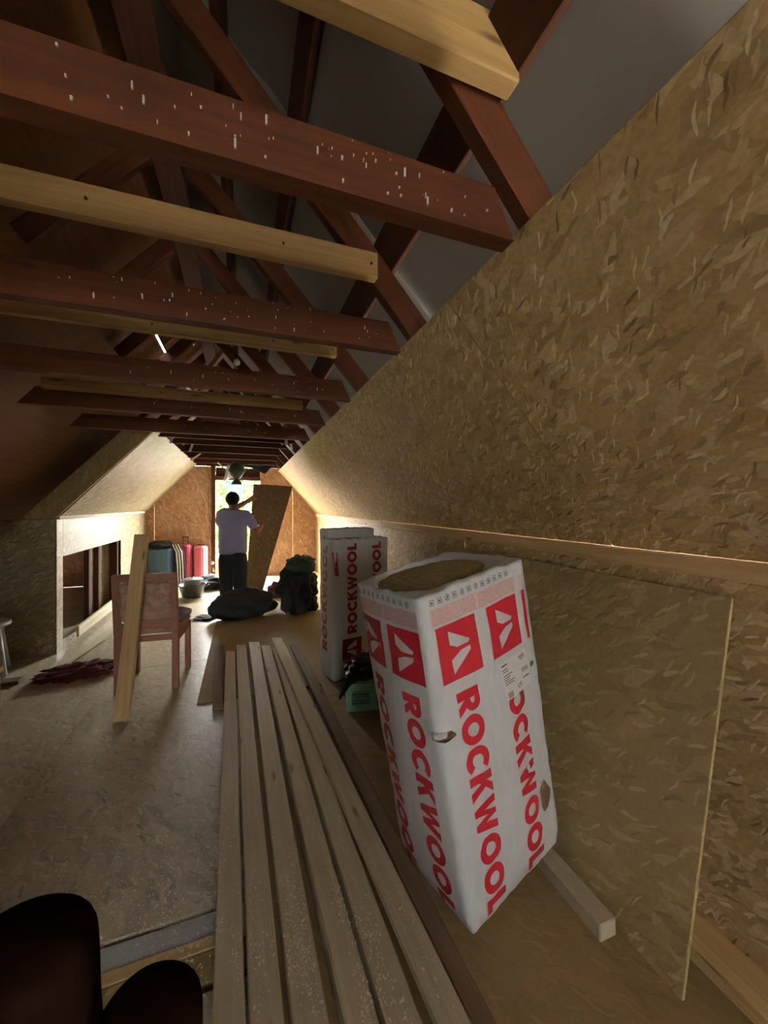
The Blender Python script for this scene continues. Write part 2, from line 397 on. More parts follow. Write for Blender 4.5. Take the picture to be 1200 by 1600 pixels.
# door frame and studs on the end wall
fr = struct(bpy.data.objects.new('trim_1', None)); C.objects.link(fr); fr.location = (DOOR[0], END_Y, 0)
for x in (DOOR[0] - .075, DOOR[1]): obj('post', MB().box((x, END_Y - .05, 0), (x + .075, END_Y - .002, ZT + .06), .003), M['osb_end'] if x > 0 else M['stain'], fr, (0, 0, 1))
obj('header', MB().box((DOOR[0], END_Y - .05, 2.0), (DOOR[1], END_Y - .002, 2.08), .003), M['stain'], fr, (1, 0, 0))
obj('sill', MB().box((DOOR[0], END_Y - .05, 0), (DOOR[1], END_Y + .05, .03), .003), M['pine_dark'], fr, (1, 0, 0))
# front gable behind the camera with the window that lights the attic
fw = struct(bpy.data.objects.new('wall_front', None)); C.objects.link(fw)
def fwp(poly): obj('panel', MB().prism([(x, BACK_Y, z) for x, z in poly], (0, -.014, 0)), M['osb_wall'], fw, (0, 0, 1))
fwp([(-3.7, 0), (BW[0], 0), (BW[0], zr(BW[0], .3)), (RIDGE, zr(RIDGE, .3)), (-3.7, .1)]); fwp([(BW[0], 0), (BW[1], 0), (BW[1], BW[2]), (BW[0], BW[2])])
fwp([(BW[1], 0), (1.7, 0), (1.7, zr(1.7, .3)), (BW[1], zr(BW[1], .3))])
fwp([(BW[0], BW[3]), (BW[1], BW[3]), (BW[1], zr(BW[1], .3)), (BW[0], zr(BW[0], .3))])
pw = struct(bpy.data.objects.new('wall_added_shade', None)); C.objects.link(pw)  # unseen partition, added to shade the upper left roof and left floor
obj('panel', MB().prism([(-3.3, -.5, 0), (-.46, -.5, 0), (-.46, -.5, zl(-.46, -.01)), (-3.3, -.5, zl(-3.3, -.02))], (0, -.014, 0)), M['osb_loose'], pw, (0, 0, 1))
wn = struct(bpy.data.objects.new('window_1', None)); C.objects.link(wn); wn.location = ((BW[0] + BW[1]) / 2, BACK_Y, BW[2])
mb = MB()
for x in (BW[0], (BW[0] + BW[1]) / 2 - .02, BW[1] - .05): mb.box((x, BACK_Y - .01, BW[2]), (x + .05, BACK_Y + .03, BW[3]), .003)
for z in (BW[2], BW[3] - .05): mb.box((BW[0], BACK_Y - .01, z), (BW[1], BACK_Y + .03, z + .05), .003)
obj('frame', mb, M['pine'], wn, (0, 0, 1))
obj('pane', MB().box((BW[0] + .02, BACK_Y + .006, BW[2] + .02), (BW[1] - .02, BACK_Y + .010, BW[3] - .02)), M['glass'], wn)
# roof: grey underlay on the right slope in strips, boarding on the left with its slits of daylight
cr = struct(bpy.data.objects.new('ceiling_right', None)); C.objects.link(cr)
for i, (y0, y1) in enumerate(((-3.7, -2.0), (-2.02, -.8), (-.82, .42), (.40, 1.62), (1.60, 2.82), (2.80, 4.4), (4.38, 6.4), (6.38, 8.62))):
    o = .004 * (i % 2)
    nU = 12
    def fn(u, v, y0=y0, y1=y1, o=o):
        x = 1.72 + (RIDGE - .03 - 1.72) * v
        return V((x, y0 + (y1 - y0) * u, zr(x, DECK + .095 + o + .008 * math.sin(u * 19 + i) * math.sin(v * 5))))
    obj('underlay', MB().sheet(fn, nU, 10, .004), M['membrane'], cr, smooth=True)
cl = struct(bpy.data.objects.new('ceiling_left', None)); C.objects.link(cl)
def lroof(x0, x1, y0, y1):
    mb = MB().hexa([(x0, y0, zl(x0, DECK + .085)), (x1, y0, zl(x1, DECK + .085)), (x1, y1, zl(x1, DECK + .085)), (x0, y1, zl(x0, DECK + .085)),
                    (x0, y0, zl(x0, DECK + .115)), (x1, y0, zl(x1, DECK + .115)), (x1, y1, zl(x1, DECK + .115)), (x0, y1, zl(x0, DECK + .115))])
    obj('board', mb, M['deck_brown'], cl)
edges = [-3.72 + .1525 * i for i in range(18)]
edges = [e for e in edges if e < -.95] + [-.83, -.58, RIDGE + .012]
for x0, x1 in zip(edges, edges[1:]):
    if x1 == -.83:
        lroof(x0, x1, -3.7, 4.26); lroof(x0, x1 - .016, 4.26, 5.3); lroof(x0, x1, 5.3, 8.62)
    elif x1 == -.58:
        lroof(x0, x1, -3.7, 5.06); lroof(x0, x1 - .012, 5.06, 5.36); lroof(x0, x1, 5.36, 8.62)
    else: lroof(x0, x1, -3.7, 8.62)
for y0, y1 in ((-3.55, .9), (.9, 3.4), (3.4, 5.3)):
    q = [(-2.9, y0, zl(-2.9, -.005)), (-1.0, y0, zl(-1.0, -.005)), (-1.0, y1 - .003, zl(-1.0, -.005)), (-2.9, y1 - .003, zl(-2.9, -.005))]
    obj('lining', MB().prism(q, V((1.123, 0, -1)).normalized() * .01), M['deck_brown'], cl)
obj('ridge_cap', MB().box((RIDGE - .16, -3.7, zr(RIDGE, .26)), (RIDGE + .16, 8.62, zr(RIDGE, .30))), M['stain_dark'], cr)
# knee trim along the right wall, sole plate
struct(obj('trim_2', MB().box((XR - .03, -3.55, ZR - .067), (XR - .001, 8.45, ZR - .002), .003), M['pine'], grain=(0, 1, 0)))
struct(obj('trim_3', MB().box((XL + .001, 4.73, ZL - .01), (XL + .022, 8.3, ZL + .03), .002), M['pine_white'], grain=(0, 1, 0)))
struct(obj('baseboard_right', MB().box((XR - .135, -3.55, .001), (XR - .002, 8.45, .055), .003), M['pine'], grain=(0, 1, 0)))
# sloping board on the open edge of the left slope
p0, p1 = V((XL - .01, 4.70, ZL - .0)), V((TL.x + .02, 4.70, TL.z + .02))
out = V((-.27, 0, .0))
o = obj('trim_4', MB().prism([p0, p1, p1 + out, p0 + out], (0, .03, 0)), M['osb_loose'], grain=(p1 - p0)); struct(o)

# ------------------------------------------------------------------ roof trusses, purlins, ceiling battens
TRUSS_Y = [.83, 1.58, 2.42, 3.22, 4.02, 4.82, 5.62, 6.42, 7.22, 8.02]
where = ['nearest the camera, over the big wool pack', 'second from the camera, just behind the longest pale batten', 'third from the camera', 'fourth from the camera',
         'fifth from the camera', 'fifth from the doorway', 'fourth from the doorway', 'third from the doorway', 'second from the doorway', 'closest to the doorway']
nl = 1 / math.sqrt(1 + 1.123 ** 2)
for i, y in enumerate(TRUSS_Y):
    t = thing('roof_truss', 'red-brown stained timber roof truss, ' + where[i], 'truss', (0, y, 2.15), 'roof trusses')
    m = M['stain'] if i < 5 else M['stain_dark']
    xa, xb = (-1.0, -.92) if y > 4.6 else (-1.52, -1.42)
    za, zb = (2.29, 2.40) if y > 4.6 else (2.155, 2.275)
    if i == 5: za, zb = 2.24, 2.36
    obj('bottom_chord', MB().prism([(xa + .12, y - .025, za), (.648 - (za - 2.155) * .5, y - .025, za), (.648 - (zb - 2.155) * .5, y - .025, zb), (xb + .12, y - .025, zb)], (0, .05, 0)), m, t, (1, 0, 0))
    d = V((1, 0, -1.123)) * nl; n = V((1.123, 0, 1)) * nl
    a = V((RIDGE, y, zr(RIDGE))) + n * .07; b = V((1.4, y, zr(1.4))) + n * .07
    obj('rafter', MB().bar(a, b, .05, .11, n, .004), m, t, d)
    d = V((-1, 0, -1.123)) * nl; n = V((-1.123, 0, 1)) * nl
    a = V((RIDGE, y, zl(RIDGE))) + n * .07; b = V((-3.1, y, zl(-3.1))) + n * .07
    obj('rafter', MB().bar(a, b, .05, .11, n, .004), m, t, d)
    # torn white flakes stuck to the near face of the chord
    if i < 5:
        mb = MB()
        for k in range(int([60, 44, 26, 16, 10][i])):
            x = random.triangular(-.75, .62, .25); z = 2.17 + .1 * random.random()
            s = random.uniform(.0008, .0022); h = random.choice((1, 1, 2, 4.5))
            mb.box((x - s, y - .029, z - s * h), (x + s, y - .0252, z + s * h))
        stuff(obj('flakes', mb, M['scrap'], t))
n = V((1.123, 0, 1)) * nl
for x, wd, lab in ((.47, .13, 'wide dark purlin board laid over the rafters above the right-hand batten ends'), (.0865, .07, 'narrow dark purlin over the rafters, middle of the three'),
                   (-.20, .05, 'thinnest dark purlin over the rafters, next to the ridge beam')):
    p = V((x, -3.5, zr(x))) + n * .15
    tag(obj('purlin', MB().bar(p, p + V((0, 11.9, 0)), wd, .045, n, .003), M['stain_dark']), lab, 'purlin', 'purlins over the rafters')
tag(obj('ridge_beam', MB().box((RIDGE - .07, -3.5, zr(RIDGE) - .06), (RIDGE + .07, 8.4, zr(RIDGE) - .002), .004), M['stain_dark']), 'broad near-black ridge beam running the length of the roof peak', 'beam')
bl = [(.775, .613, 1.0, 1.135, .05, 'thickest pale pine batten, nearest the camera, its blunt end by the underlay'),
      (1.53, .522, .94, 1.045, .045, 'long pale pine batten with a clean sawn end, second from the camera'),
      (2.37, .545, .925, 1.005, .045, 'pale pine batten below the second red chord, third from the camera'),
      (3.17, .449, .775, .85, .045, 'farthest pale pine batten, thin, by the dark trusses')]
for y, x1, z0, z1, th, lab in bl:
    t = thing('ceiling_batten', lab, 'batten', (x1, y, z0 + EYE), 'pale pine battens nailed to the trusses')
    obj('beam', MB().box((-1.25, y - th / 2 - .01, z0 + EYE), (x1, y + th / 2 - .01, z1 + EYE), .004), M['batten'], t, (1, 0, 0))
    for x in (x1 - .03, x1 - .38, x1 - 1.0):
        obj('nail', MB().tube([(x, y - th / 2 - .016, (z0 + z1) / 2 + EYE), (x, y - th / 2 - .005, (z0 + z1) / 2 + EYE)], .005, 6), M['nail'], t)
# loose brace timbers up in the dark roof
for (a, b, lab) in ((far(300, 612, 4.9), far(352, 545, 4.5), 'thin loose brace slanting up in the dark roof near the light slit'),
                    (far(30, 575, 3.5), far(100, 612, 3.8), 'short pale off-cut lodged in the dark roof above the left slope')):
    tag(obj('brace', MB().bar(a, b, .05, .09, (0, 1, 0), .003), M['pine_dark'], grain=b - a), lab, 'brace')
# bulb hanging below the ridge
t = thing('light_bulb', 'small unlit pale bulb hanging on a short cord in the dark roof', 'bulb', far(370, 565, 4.11))
p = far(370, 565, 4.11)
obj('bulb', MB().lathe(p, [(.006, -.045), (.028, -.03), (.034, -.008), (.026, .016), (.014, .03)], 14), M['glass_bulb'], t, smooth=True)
obj('socket', MB().lathe(p, [(.018, .028), (.018, .07), (.008, .08)], 12), M['nail'], t)
obj('cord', MB().tube([p + V((0, 0, .075)), p + V((0, 0, .24))], .004, 6), M['nail'], t)

# ------------------------------------------------------------------ lettering: heavy grotesque capitals as flat pieces
def ring(cx, cy, rx, ry, w_, a0, a1, n=20):
    out = []
    for k in range(n):
        s, e = a0 + (a1 - a0) * k / n, a0 + (a1 - a0) * (k + 1) / n
        out.append([(cx + rx * math.cos(s), cy + ry * math.sin(s)), (cx + rx * math.cos(e), cy + ry * math.sin(e)),
                    (cx + (rx - w_) * math.cos(e), cy + (ry - w_) * math.sin(e)), (cx + (rx - w_) * math.cos(s), cy + (ry - w_) * math.sin(s))])
    return out
T = .31
GL = {  # glyph: (advance, pieces) in a box one unit tall
    'R': (.82, [[(0, 0), (T, 0), (T, 1), (0, 1)], [(T, 1), (.42, 1.01), (.42, .75), (T, .75)], [(T, .57), (.42, .59), (.42, .33), (T, .33)]] + ring(.42, .67, .36, .34, .26, -PI / 2, PI / 2, 12) + [[(.30, .36), (.56, .40), (.82, 0), (.52, 0)]]),
    'O': (1.06, ring(.51, .5, .52, .52, .28, 0, 2 * PI, 28)),
    'C': (.92, ring(.5, .5, .51, .52, .28, .75, 2 * PI - .75, 24)),
    'K': (.86, [[(0, 0), (T, 0), (T, 1), (0, 1)], [(T, .40), (T, .72), (.52, 1), (.84, 1)], [(.36, .52), (.52, .70), (.88, 0), (.56, 0)]]),
    'W': (1.26, [[(0, 1), (.28, 1), (.50, 0), (.26, 0)], [(.26, 0), (.48, 0), (.70, 1), (.54, 1)], [(.54, 1), (.70, 1), (.98, 0), (.76, 0)], [(.76, 0), (1.0, 0), (1.24, 1), (.96, 1)]]),
    'L': (.62, [[(0, 0), (T, 0), (T, 1), (0, 1)], [(T, 0), (.60, 0), (.60, .25), (T, .25)]]),
}
def word(txt):
    x = 0; out = []
    for ch in txt:
        adv, ps = GL[ch]
        out += [[(x + a, b) for a, b in p] for p in ps]; x += adv + .06
    return x - .06, out
LOGO_W = [[(.27, .11), (.78, .39), (.74, .445), (.44, .445), (.26, .35)], [(.26, .63), (.5, .53), (.76, .5), (.76, .58), (.28, .89)]]

class Pack:
    """a film-wrapped bale: rounded upright body; prints follow its surface"""
    def __init__(s, base, rot, wr, wl, h, r=.03, bulge=.014, wrinkle=.004, seed=0.0):
        s.o, s.M, s.wr, s.wl, s.h, s.r, s.b, s.k, s.sd = V(base), rot, wr, wl, h, r, bulge, wrinkle, seed
        q = PI * r / 2
        s.seg = [(q / 2, 'c0b'), (wr - 2 * r, 'r'), (q, 'c1'), (wl - 2 * r, 'b'), (q, 'c2'), (wr - 2 * r, 'l2'), (q, 'c3'), (wl - 2 * r, 'l'), (q / 2, 'c0a')]
        s.P = sum(a for a, _ in s.seg)
    def edge(s, d):
        d %= s.P; r, wr, wl = s.r, s.wr, s.wl
        for L, kk in s.seg:
            if d <= L: break
            d -= L
        f = d / L
        def arc(cx, cy, a): return cx + r * math.cos(a), cy + r * math.sin(a), math.cos(a), math.sin(a), 0
        if kk == 'c0b': return arc(r, r, PI * 1.25 + PI / 4 * f)
        if kk == 'r': return (r + d, 0, 0, -1, math.sin(PI * f))
        if kk == 'c1': return arc(wr - r, r, PI * 1.5 + PI / 2 * f)
        if kk == 'b': return (wr, r + d, 1, 0, math.sin(PI * f))
        if kk == 'c2': return arc(wr - r, wl - r, PI / 2 * f)
        if kk == 'l2': return (wr - r - d, wl, 0, 1, math.sin(PI * f))
        if kk == 'c3': return arc(r, wl - r, PI / 2 + PI / 2 * f)
        if kk == 'l': return (0, wl - r - d, -1, 0, math.sin(PI * f))
        return arc(r, r, PI + PI / 4 * f)
    def pt(s, d, v, off=0.0):
        """d metres round from the front corner (positive on the right face), v metres below the top"""
        x, y, nx, ny, bb = s.edge(d); z = s.h - v
        e = min(1, z / .10) ; e = 1 - (1 - max(e, 0)) ** 2          # rounded in near the bottom
        pp = V((x * 9, y * 9, z * 4.5 + s.sd))
        wr_ = s.k * noise.noise(pp) + s.k * .7 * noise.noise(V((x * 30 + z * 14, y * 30 - z * 12, s.sd)))
        k = s.b * bb * math.sin(PI * min(max(z / s.h, 0), 1)) ** .7 + wr_ - .016 * (1 - e) + off
        return s.o + s.M @ V((x + nx * k, y + ny * k, max(z, .002)))
    def body(s, rim=.03):
        mb = MB(); nd = 120; nv = 70
        b = bmesh.new(); g = []
        for j in range(nv + 1):
            g.append([b.verts.new(s.pt(s.P * i / nd, s.h * j / nv)) for i in range(nd)])
        for j in range(nv):
            for i in range(nd): b.faces.new((g[j][i], g[j][(i + 1) % nd], g[j + 1][(i + 1) % nd], g[j + 1][i]))
        b.faces.new(g[nv][::-1])
        return b, g, nd, mb
    def quad(s, mb, pts, off, cell=.035):
        """a flat print outline (d, v) laid on the surface, cut fine enough to follow it"""
        b = bmesh.new(); f = b.faces.new([b.verts.new((p[0], p[1], 0)) for p in pts])
        for ax in (0, 1):
            lo, hi = min(p[ax] for p in pts), max(p[ax] for p in pts)
            c = math.floor(lo / cell) * cell + cell
            while c < hi - 1e-4:
                nn = V((1, 0, 0)) if ax == 0 else V((0, 1, 0)); 
                bmesh.ops.bisect_plane(b, geom=b.verts[:] + b.edges[:] + b.faces[:], plane_co=nn * c, plane_no=nn, dist=1e-5); c += cell
        for v in b.verts: v.co = s.pt(v.co.x, v.co.y, off)
        mb.join(b)
    def logo(s, t, d0, d1, v0, v1, flip=False, off=.0012):
        f = lambda a, c: (d0 + (d1 - d0) * (1 - a if flip else a), v0 + (v1 - v0) * (1 - c if flip else c))
        mb = MB(); s.quad(mb, [f(0, 0), f(1, 0), f(1, 1), f(0, 1)], off); e = obj('emblem', mb, M['print_red'], t)
        for p in LOGO_W:
            mb = MB(); s.quad(mb, [f(a, c) for a, c in p], off + .0012); obj('mark', mb, M['print_white'], e)
    def text(s, t, txt, dc, hgt, v0, v1, up=False, off=.0012):
        wd, ps = word(txt); k = (v1 - v0) / wd; mb = MB()
        for p in ps:
            if up: q = [(dc - hgt / 2 + (1 - y) * hgt, v1 - x * k) for x, y in p]
            else: q = [(dc - hgt / 2 + y * hgt, v0 + x * k) for x, y in p]
            s.quad(mb, q, off)
        obj('lettering', mb, M['print_red'], t)

def euler(a, b, g): return Matrix.Rotation(a, 3, 'Z') @ Matrix.Rotation(b, 3, 'X') @ Matrix.Rotation(g, 3, 'Y')
PK = dict(film=M['film_white'])
def build_pack(pk, label, base, upright, group, cols_r, cols_l, hole=True, open_top=True):
    t = thing('insulation_pack', label, 'insulation pack', base, group)
    b, g, nd, mb = pk.body()
    # folded film on top, drawn in around the open hole
    ring0 = g[0]; prev = ring0; cx, cy = pk.wr / 2, pk.wl / 2
    rings = 6
    hole_ring = None
    for k in range(1, rings + 1):
        f = k / rings; cur = []
        for i in range(nd):
            x, y, *_ = pk.edge(pk.P * i / nd)
            a = math.atan2((y - cy) / pk.wl, (x - cx) / pk.wr)
            ex, ey = cx + .43 * pk.wr * math.cos(a) - .02, cy + .44 * pk.wl * math.sin(a) + .018
            px, py = x + (ex - x) * f, y + (ey - y) * f
            zz = pk.h + .012 * math.sin(PI * f) + .010 * noise.noise(V((px * 22, py * 22, pk.sd))) * (1 if k < rings else .6) - .012 * f
            cur.append(b.verts.new(pk.o + pk.M @ V((px, py, zz))))
        for i in range(nd): b.faces.new((prev[i], cur[i], cur[(i + 1) % nd], prev[(i + 1) % nd]))
        prev = cur
    bmesh.ops.recalc_face_normals(b, faces=b.faces)
    mb.join(b); obj('wrap', mb, PK['film'], t, smooth=True)
    # mineral wool in the hole
    b = bmesh.new(); N = 14; gg = []
    for j in range(N + 1):
        row = []
        for i in range(48):
            a = 2 * PI * i / 48; r = max(j / N, .01)
            px, py = cx + .455 * pk.wr * math.cos(a) * r - .02, cy + .462 * pk.wl * math.sin(a) * r + .018
            row.append(b.verts.new(pk.o + pk.M @ V((px, py, pk.h - .012 + .012 * (1 - r * r) + .006 * noise.noise(V((px * 30, py * 9, 2)))))))
        gg.append(row)
    for j in range(N):
        for i in range(48): b.faces.new((gg[j][i], gg[j][(i + 1) % 48], gg[j + 1][(i + 1) % 48], gg[j + 1][i]))
    b.faces.new(gg[0]); bmesh.ops.recalc_face_normals(b, faces=b.faces)
    m2 = MB(); m2.join(b); obj('mineral_wool', m2, M['wool'], t, smooth=True)
    return t
BASE_A = (.719, 1.102, .014)
pa = Pack(BASE_A, euler(.229, -.030, -.173), .534, .405, 1.186, bulge=.022, wrinkle=.004, seed=1.3)
ta = build_pack(pa, 'large white film-wrapped wool pack with open top leaning beside the lumber', BASE_A, True, 'white and red insulation packs', 2, 2)
pink, grey, stick = MB(), MB(), MB()
for d0, d1 in ((.040, .212), (.268, .436), (.474, .65)): pa.logo(ta, d0, d1, .11, .30)
for d0, d1 in ((-.189, -.022), (-.388, -.232)): pa.logo(ta, d0, d1, .115, .295)
for dc, hg in ((.126, .092), (.354, .092), (-.105, .082), (-.31, .075)): pa.text(ta, 'ROCKWOOL', dc, hg, .345, 1.16)
for d0, d1 in ((.03, .445), (.468, .60), (-.385, -.018)):
    pa.quad(pink, [(d0, .045), (d1, .045), (d1, .103), (d0, .103)], .0010)
fine = MB()
for d0, d1 in ((.035, .225), (.24, .44), (-.38, -.21), (-.20, -.025)):
    for k in range(11):
        v = .049 + k * .0048; d = d0
        while d < d1:
            L = random.uniform(.012, .05); pa.quad(fine, [(d, v), (min(d + L, d1), v), (min(d + L, d1), v + .0018), (d, v + .0018)], .0018, .2); d += L + .004
for d in [.045 + .033 * k for k in range(12)] + [-.365 + .034 * k for k in range(10)]:
    s_ = .0095; v = .024; th = .0022; sh = random.choice('qqqcx')
    if sh == 'q':
        for a, bq in (((d - s_, v - s_), (d + s_, v - s_ + th)), ((d - s_, v + s_ - th), (d + s_, v + s_)), ((d - s_, v - s_), (d - s_ + th, v + s_)), ((d + s_ - th, v - s_), (d + s_, v + s_))):
            pa.quad(grey, [a, (bq[0], a[1]), bq, (a[0], bq[1])], .0012, .2)
        pa.quad(grey, [(d - .004, v - .004), (d + .005, v - .002), (d + .002, v + .006), (d - .005, v + .003)], .0012, .2)
    elif sh == 'c':
        for p in ring(d, v, s_, s_ * 1.2, th, 0, 2 * PI, 12): pa.quad(grey, p, .0012, .2)
        pa.quad(grey, [(d - .001, v - .006), (d + .005, v - .006), (d + .001, v + .006), (d - .005, v + .006)], .0012, .2)
    else:
        pa.quad(grey, [(d - s_, v - s_), (d - s_ + .004, v - s_), (d + s_, v + s_), (d + s_ - .004, v + s_)], .0012, .2)
        pa.quad(grey, [(d - s_, v + s_), (d - s_ + .004, v + s_), (d + s_, v - s_), (d + s_ - .004, v - s_)], .0012, .2)
obj('pink_band', pink, M['print_pink'], ta)
stuff(obj('fine_print', fine, M['print_rose'], ta)); stuff(obj('care_icons', grey, M['print_grey'], ta))
# sticker with bar code, slightly crooked
def stk(a, c): return (.285 + .160 * a + .012 * c, .325 + .14 * c + .004 * a)
pa.quad(stick, [stk(0, 0), stk(1, -.05), stk(1, .98), stk(0, 1)], .0034)
sk = obj('sticker', stick, M['paper'], ta)
ink = MB()
def inkq(a0, c0, a1, c1): pa.quad(ink, [stk(a0, c0), stk(a1, c0), stk(a1, c1), stk(a0, c1)], .0042, .2)
for k in range(9): inkq(.06 + .02 * k, .80, .06 + .02 * k + (.012 if k % 3 else .007), .95)
for c in (.06, .18, .24, .34, .40, .46, .52, .58): inkq(.05, c, random.uniform(.2, .42), c + .022)
inkq(.05, .06, .26, .10)
for k in range(5): inkq(.70 + .045 * k, .06, .725 + .045 * k, .16 + .03 * (k % 3))
for k in range(4): inkq(.72, .44 + .03 * k, .96, .455 + .03 * k)
inkq(.72, .68, .78, .72); inkq(.80, .68, .96, .72)
for cx_ in (.50, .60):
    for p in ring(cx_, .80, .045, .06, .018, .8, 2 * PI - .8, 8): pa.quad(ink, [stk(*q) for q in p], .0042, .2)
inkq(.55, .79, .61, .81)
stuff(obj('small_print', ink, M['print_grey'], sk))
# rips in the film with wool showing
def rip(name, d, v, sx, sv, mat, lab, seed, hgt=.012):
    b = bmesh.new(); N = 7; rows = []
    for j in range(N + 1):
        r = max(j / N, .02); row = []
        for i in range(20):
            a = 2 * PI * i / 20; q = r * (1 + .4 * noise.noise(V((math.cos(a) * 1.6, math.sin(a) * 1.6, seed))))
            row.append(b.verts.new(pa.pt(d + sx * q * math.cos(a), v + sv * q * math.sin(a), .0025 + hgt * (1 - r) * (.5 + 1.2 * abs(noise.noise(V((math.cos(a) * r * 3, math.sin(a) * r * 3, seed * 2))))))))
        rows.append(row)
    for j in range(N):
        for i in range(20): b.faces.new((rows[j][i], rows[j][(i + 1) % 20], rows[j + 1][(i + 1) % 20], rows[j + 1][i]))
    b.faces.new(rows[0]); bmesh.ops.recalc_face_normals(b, faces=b.faces)
    m3 = MB(); m3.join(b); obj(name, m3, M[mat], ta)['label'] = lab
rip('tear', .012, .465, .045, .014, 'wool_dark', 'ragged tear in the film on the front corner', 3.1)
rip('tear', .45, .93, .036, .055, 'wool_dark', 'brown torn hole near the lower right edge', 5.2)
rip('film_flap', -.004, .455, .03, .010, 'film_white', 'loose white flap above the tear', 8.3, .02)
rip('tear', .475, .40, .012, .012, 'print_grey', 'small dark nick beside the sticker', 9.1, .003)

# two packs standing upside down behind
BASE_B = (.697, 3.14, .004)
pb = Pack(BASE_B, euler(.24, 0, 0), .56, .25, 1.185, r=.02, bulge=.01, wrinkle=.003, seed=6.0)
tb = build_pack(pb, 'white wool pack standing upside down in front of another, behind the green crate', BASE_B, True, 'white and red insulation packs', 2, 1)
rb = MB()
for dc in (.175, .425):
    pb.text(tb, 'ROCKWOOL', dc, .09, .03, .80, up=True); pb.logo(tb, dc - .09, dc + .09, .84, 1.02, True)
pb.quad(rb, [(-.012, .10), (.035, .10), (.05, .30), (.018, .30)], .0012)
pb.text(tb, 'ROCKWOOL', -.14, .10, .05, .95, up=True)
obj('red_stripe', rb, M['print_red'], tb)
BASE_C = (.715, 3.43, .004)
pc = Pack(BASE_C, euler(.24, 0, 0), .5, .18, 1.255, r=.02, bulge=.008, wrinkle=.004, seed=9.0)
tc_ = build_pack(pc, 'white wool pack mostly hidden, standing close behind its twin near the wall', BASE_C, True, 'white and red insulation packs', 2, 1)
pc.text(tc_, 'ROCKWOOL', -.10, .09, .05, 1.0, up=True)

# ------------------------------------------------------------------ timber on the floor
tag(obj('strand_board', MB().box((-.325, 3.15, .001), (.60, 5.32, .012), .001), M['osb_mat']), 'dull brown board flat on the floor under the far ends of the planks', 'board')
def plank(farl, farr, nearl, nearr, z0, z1, mat, lab, ext=.5, edge=False):
    a, b_ = on_z(*farl, z1), on_z(*farr, z1); c, d = on_z(*nearl, z1), on_z(*nearr, z1)
    c = c + (c - a).normalized() * ext; d = d + (d - b_).normalized() * ext
    lo = V((0, 0, z0 - z1))
    o = obj('plank', MB().hexa([c + lo, d + lo, b_ + lo, a + lo, c, d, b_, a], .004), M[mat], grain=(a - c))
    if edge:
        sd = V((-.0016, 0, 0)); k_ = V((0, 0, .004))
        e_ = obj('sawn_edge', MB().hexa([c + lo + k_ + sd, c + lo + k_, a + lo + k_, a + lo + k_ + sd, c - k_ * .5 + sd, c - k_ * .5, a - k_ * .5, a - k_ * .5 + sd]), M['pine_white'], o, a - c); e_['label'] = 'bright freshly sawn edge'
    return tag(o, lab, 'plank', 'long planks lying on the floor')
P0 = .0135
plank((336, 1008), (351, 1008), (332, 1103), (349, 1103), P0, .045, 'pine_dark', 'short dark brown plank at the far left of the lumber', 0)
plank((353, 1017), (367, 1017), (331, 1600), (384, 1600), P0, .06, 'pine_grey', 'leftmost long plank, dusty with wood chips, its edge along the open floor')
plank((369, 1007), (384, 1007), (390, 1600), (445, 1600), P0, .06, 'pine_grey', 'long plank with a round knot, second from the open floor')
plank((389, 1003), (405, 1003), (457, 1600), (515, 1600), P0, .06, 'pine_grey', 'long plank thickest in glittering wood chips, third from the open floor')
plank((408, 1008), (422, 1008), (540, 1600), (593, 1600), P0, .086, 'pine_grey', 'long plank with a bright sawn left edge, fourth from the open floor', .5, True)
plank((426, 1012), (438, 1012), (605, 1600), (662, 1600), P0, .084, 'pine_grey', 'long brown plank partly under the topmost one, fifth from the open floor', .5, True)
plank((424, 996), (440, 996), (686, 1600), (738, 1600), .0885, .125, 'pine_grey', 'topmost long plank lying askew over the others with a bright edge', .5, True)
plank((453, 1007), (467, 1007), (737, 1600), (777, 1600), P0, .045, 'pine_dark', 'dull brown plank nearest the white wool pack, rightmost of the lumber', .5)
# wood chips on the planks and floor
mb = MB()
def chip(mb, x, y, z):
    s = random.uniform(.002, .006); a = random.random() * PI; c, d = math.cos(a) * s, math.sin(a) * s; k = random.uniform(.3, .8)
    b = bmesh.new(); q = [b.verts.new(p) for p in ((x - c, y - d, z), (x + d * k, y - c * k, z + .001), (x + c, y + d, z + random.uniform(.001, .004)), (x - d * k, y + c * k, z + .002))]
    b.faces.new(q); mb.join(b)
chips = []
def chip_fast(lst, p):
    x, y, z = p
    if noise.noise(V((x * 9, y * 5, 3))) + .35 * noise.noise(V((x * 40, y * 25, 1))) < random.uniform(-.25, .3): return
    s = random.choice((.0012, .0016, .002, .0028, .0045)) * random.uniform(.8, 1.2); a = random.random() * PI; c, d = math.cos(a) * s, math.sin(a) * s; k = random.uniform(.25, .9)
    lst.append(((x - c, y - d, z), (x + d * k, y - c * k, z + .001), (x + c, y + d, z + random.uniform(.001, .004)), (x - d * k, y + c * k, z + .002)))
for i in range(4200):
    u = random.triangular(60, 340, 335); v = random.triangular(1090, 1600, 1400)
    if u < 335 - (v - 1005) * 0.0: chip_fast(chips, on_z(u, v, .0008))
def band(u0, v0, u1, v1, wd0, wd1, z, n, lo=.35):
    for i in range(n):
        t = lo + (1 - lo) * math.sqrt(random.random())
        v = v0 + (v1 - v0) * t; u = u0 + (u1 - u0) * t + (random.random()) * (wd0 + (wd1 - wd0) * t)
        chip_fast(chips, on_z(u, v, z + .0008))
band(353, 1017, 333, 1600, 12, 46, .06, 900, .3); band(369, 1007, 394, 1600, 13, 46, .06, 350, .35); band(389, 1003, 460, 1600, 14, 50, .06, 1500, .4)
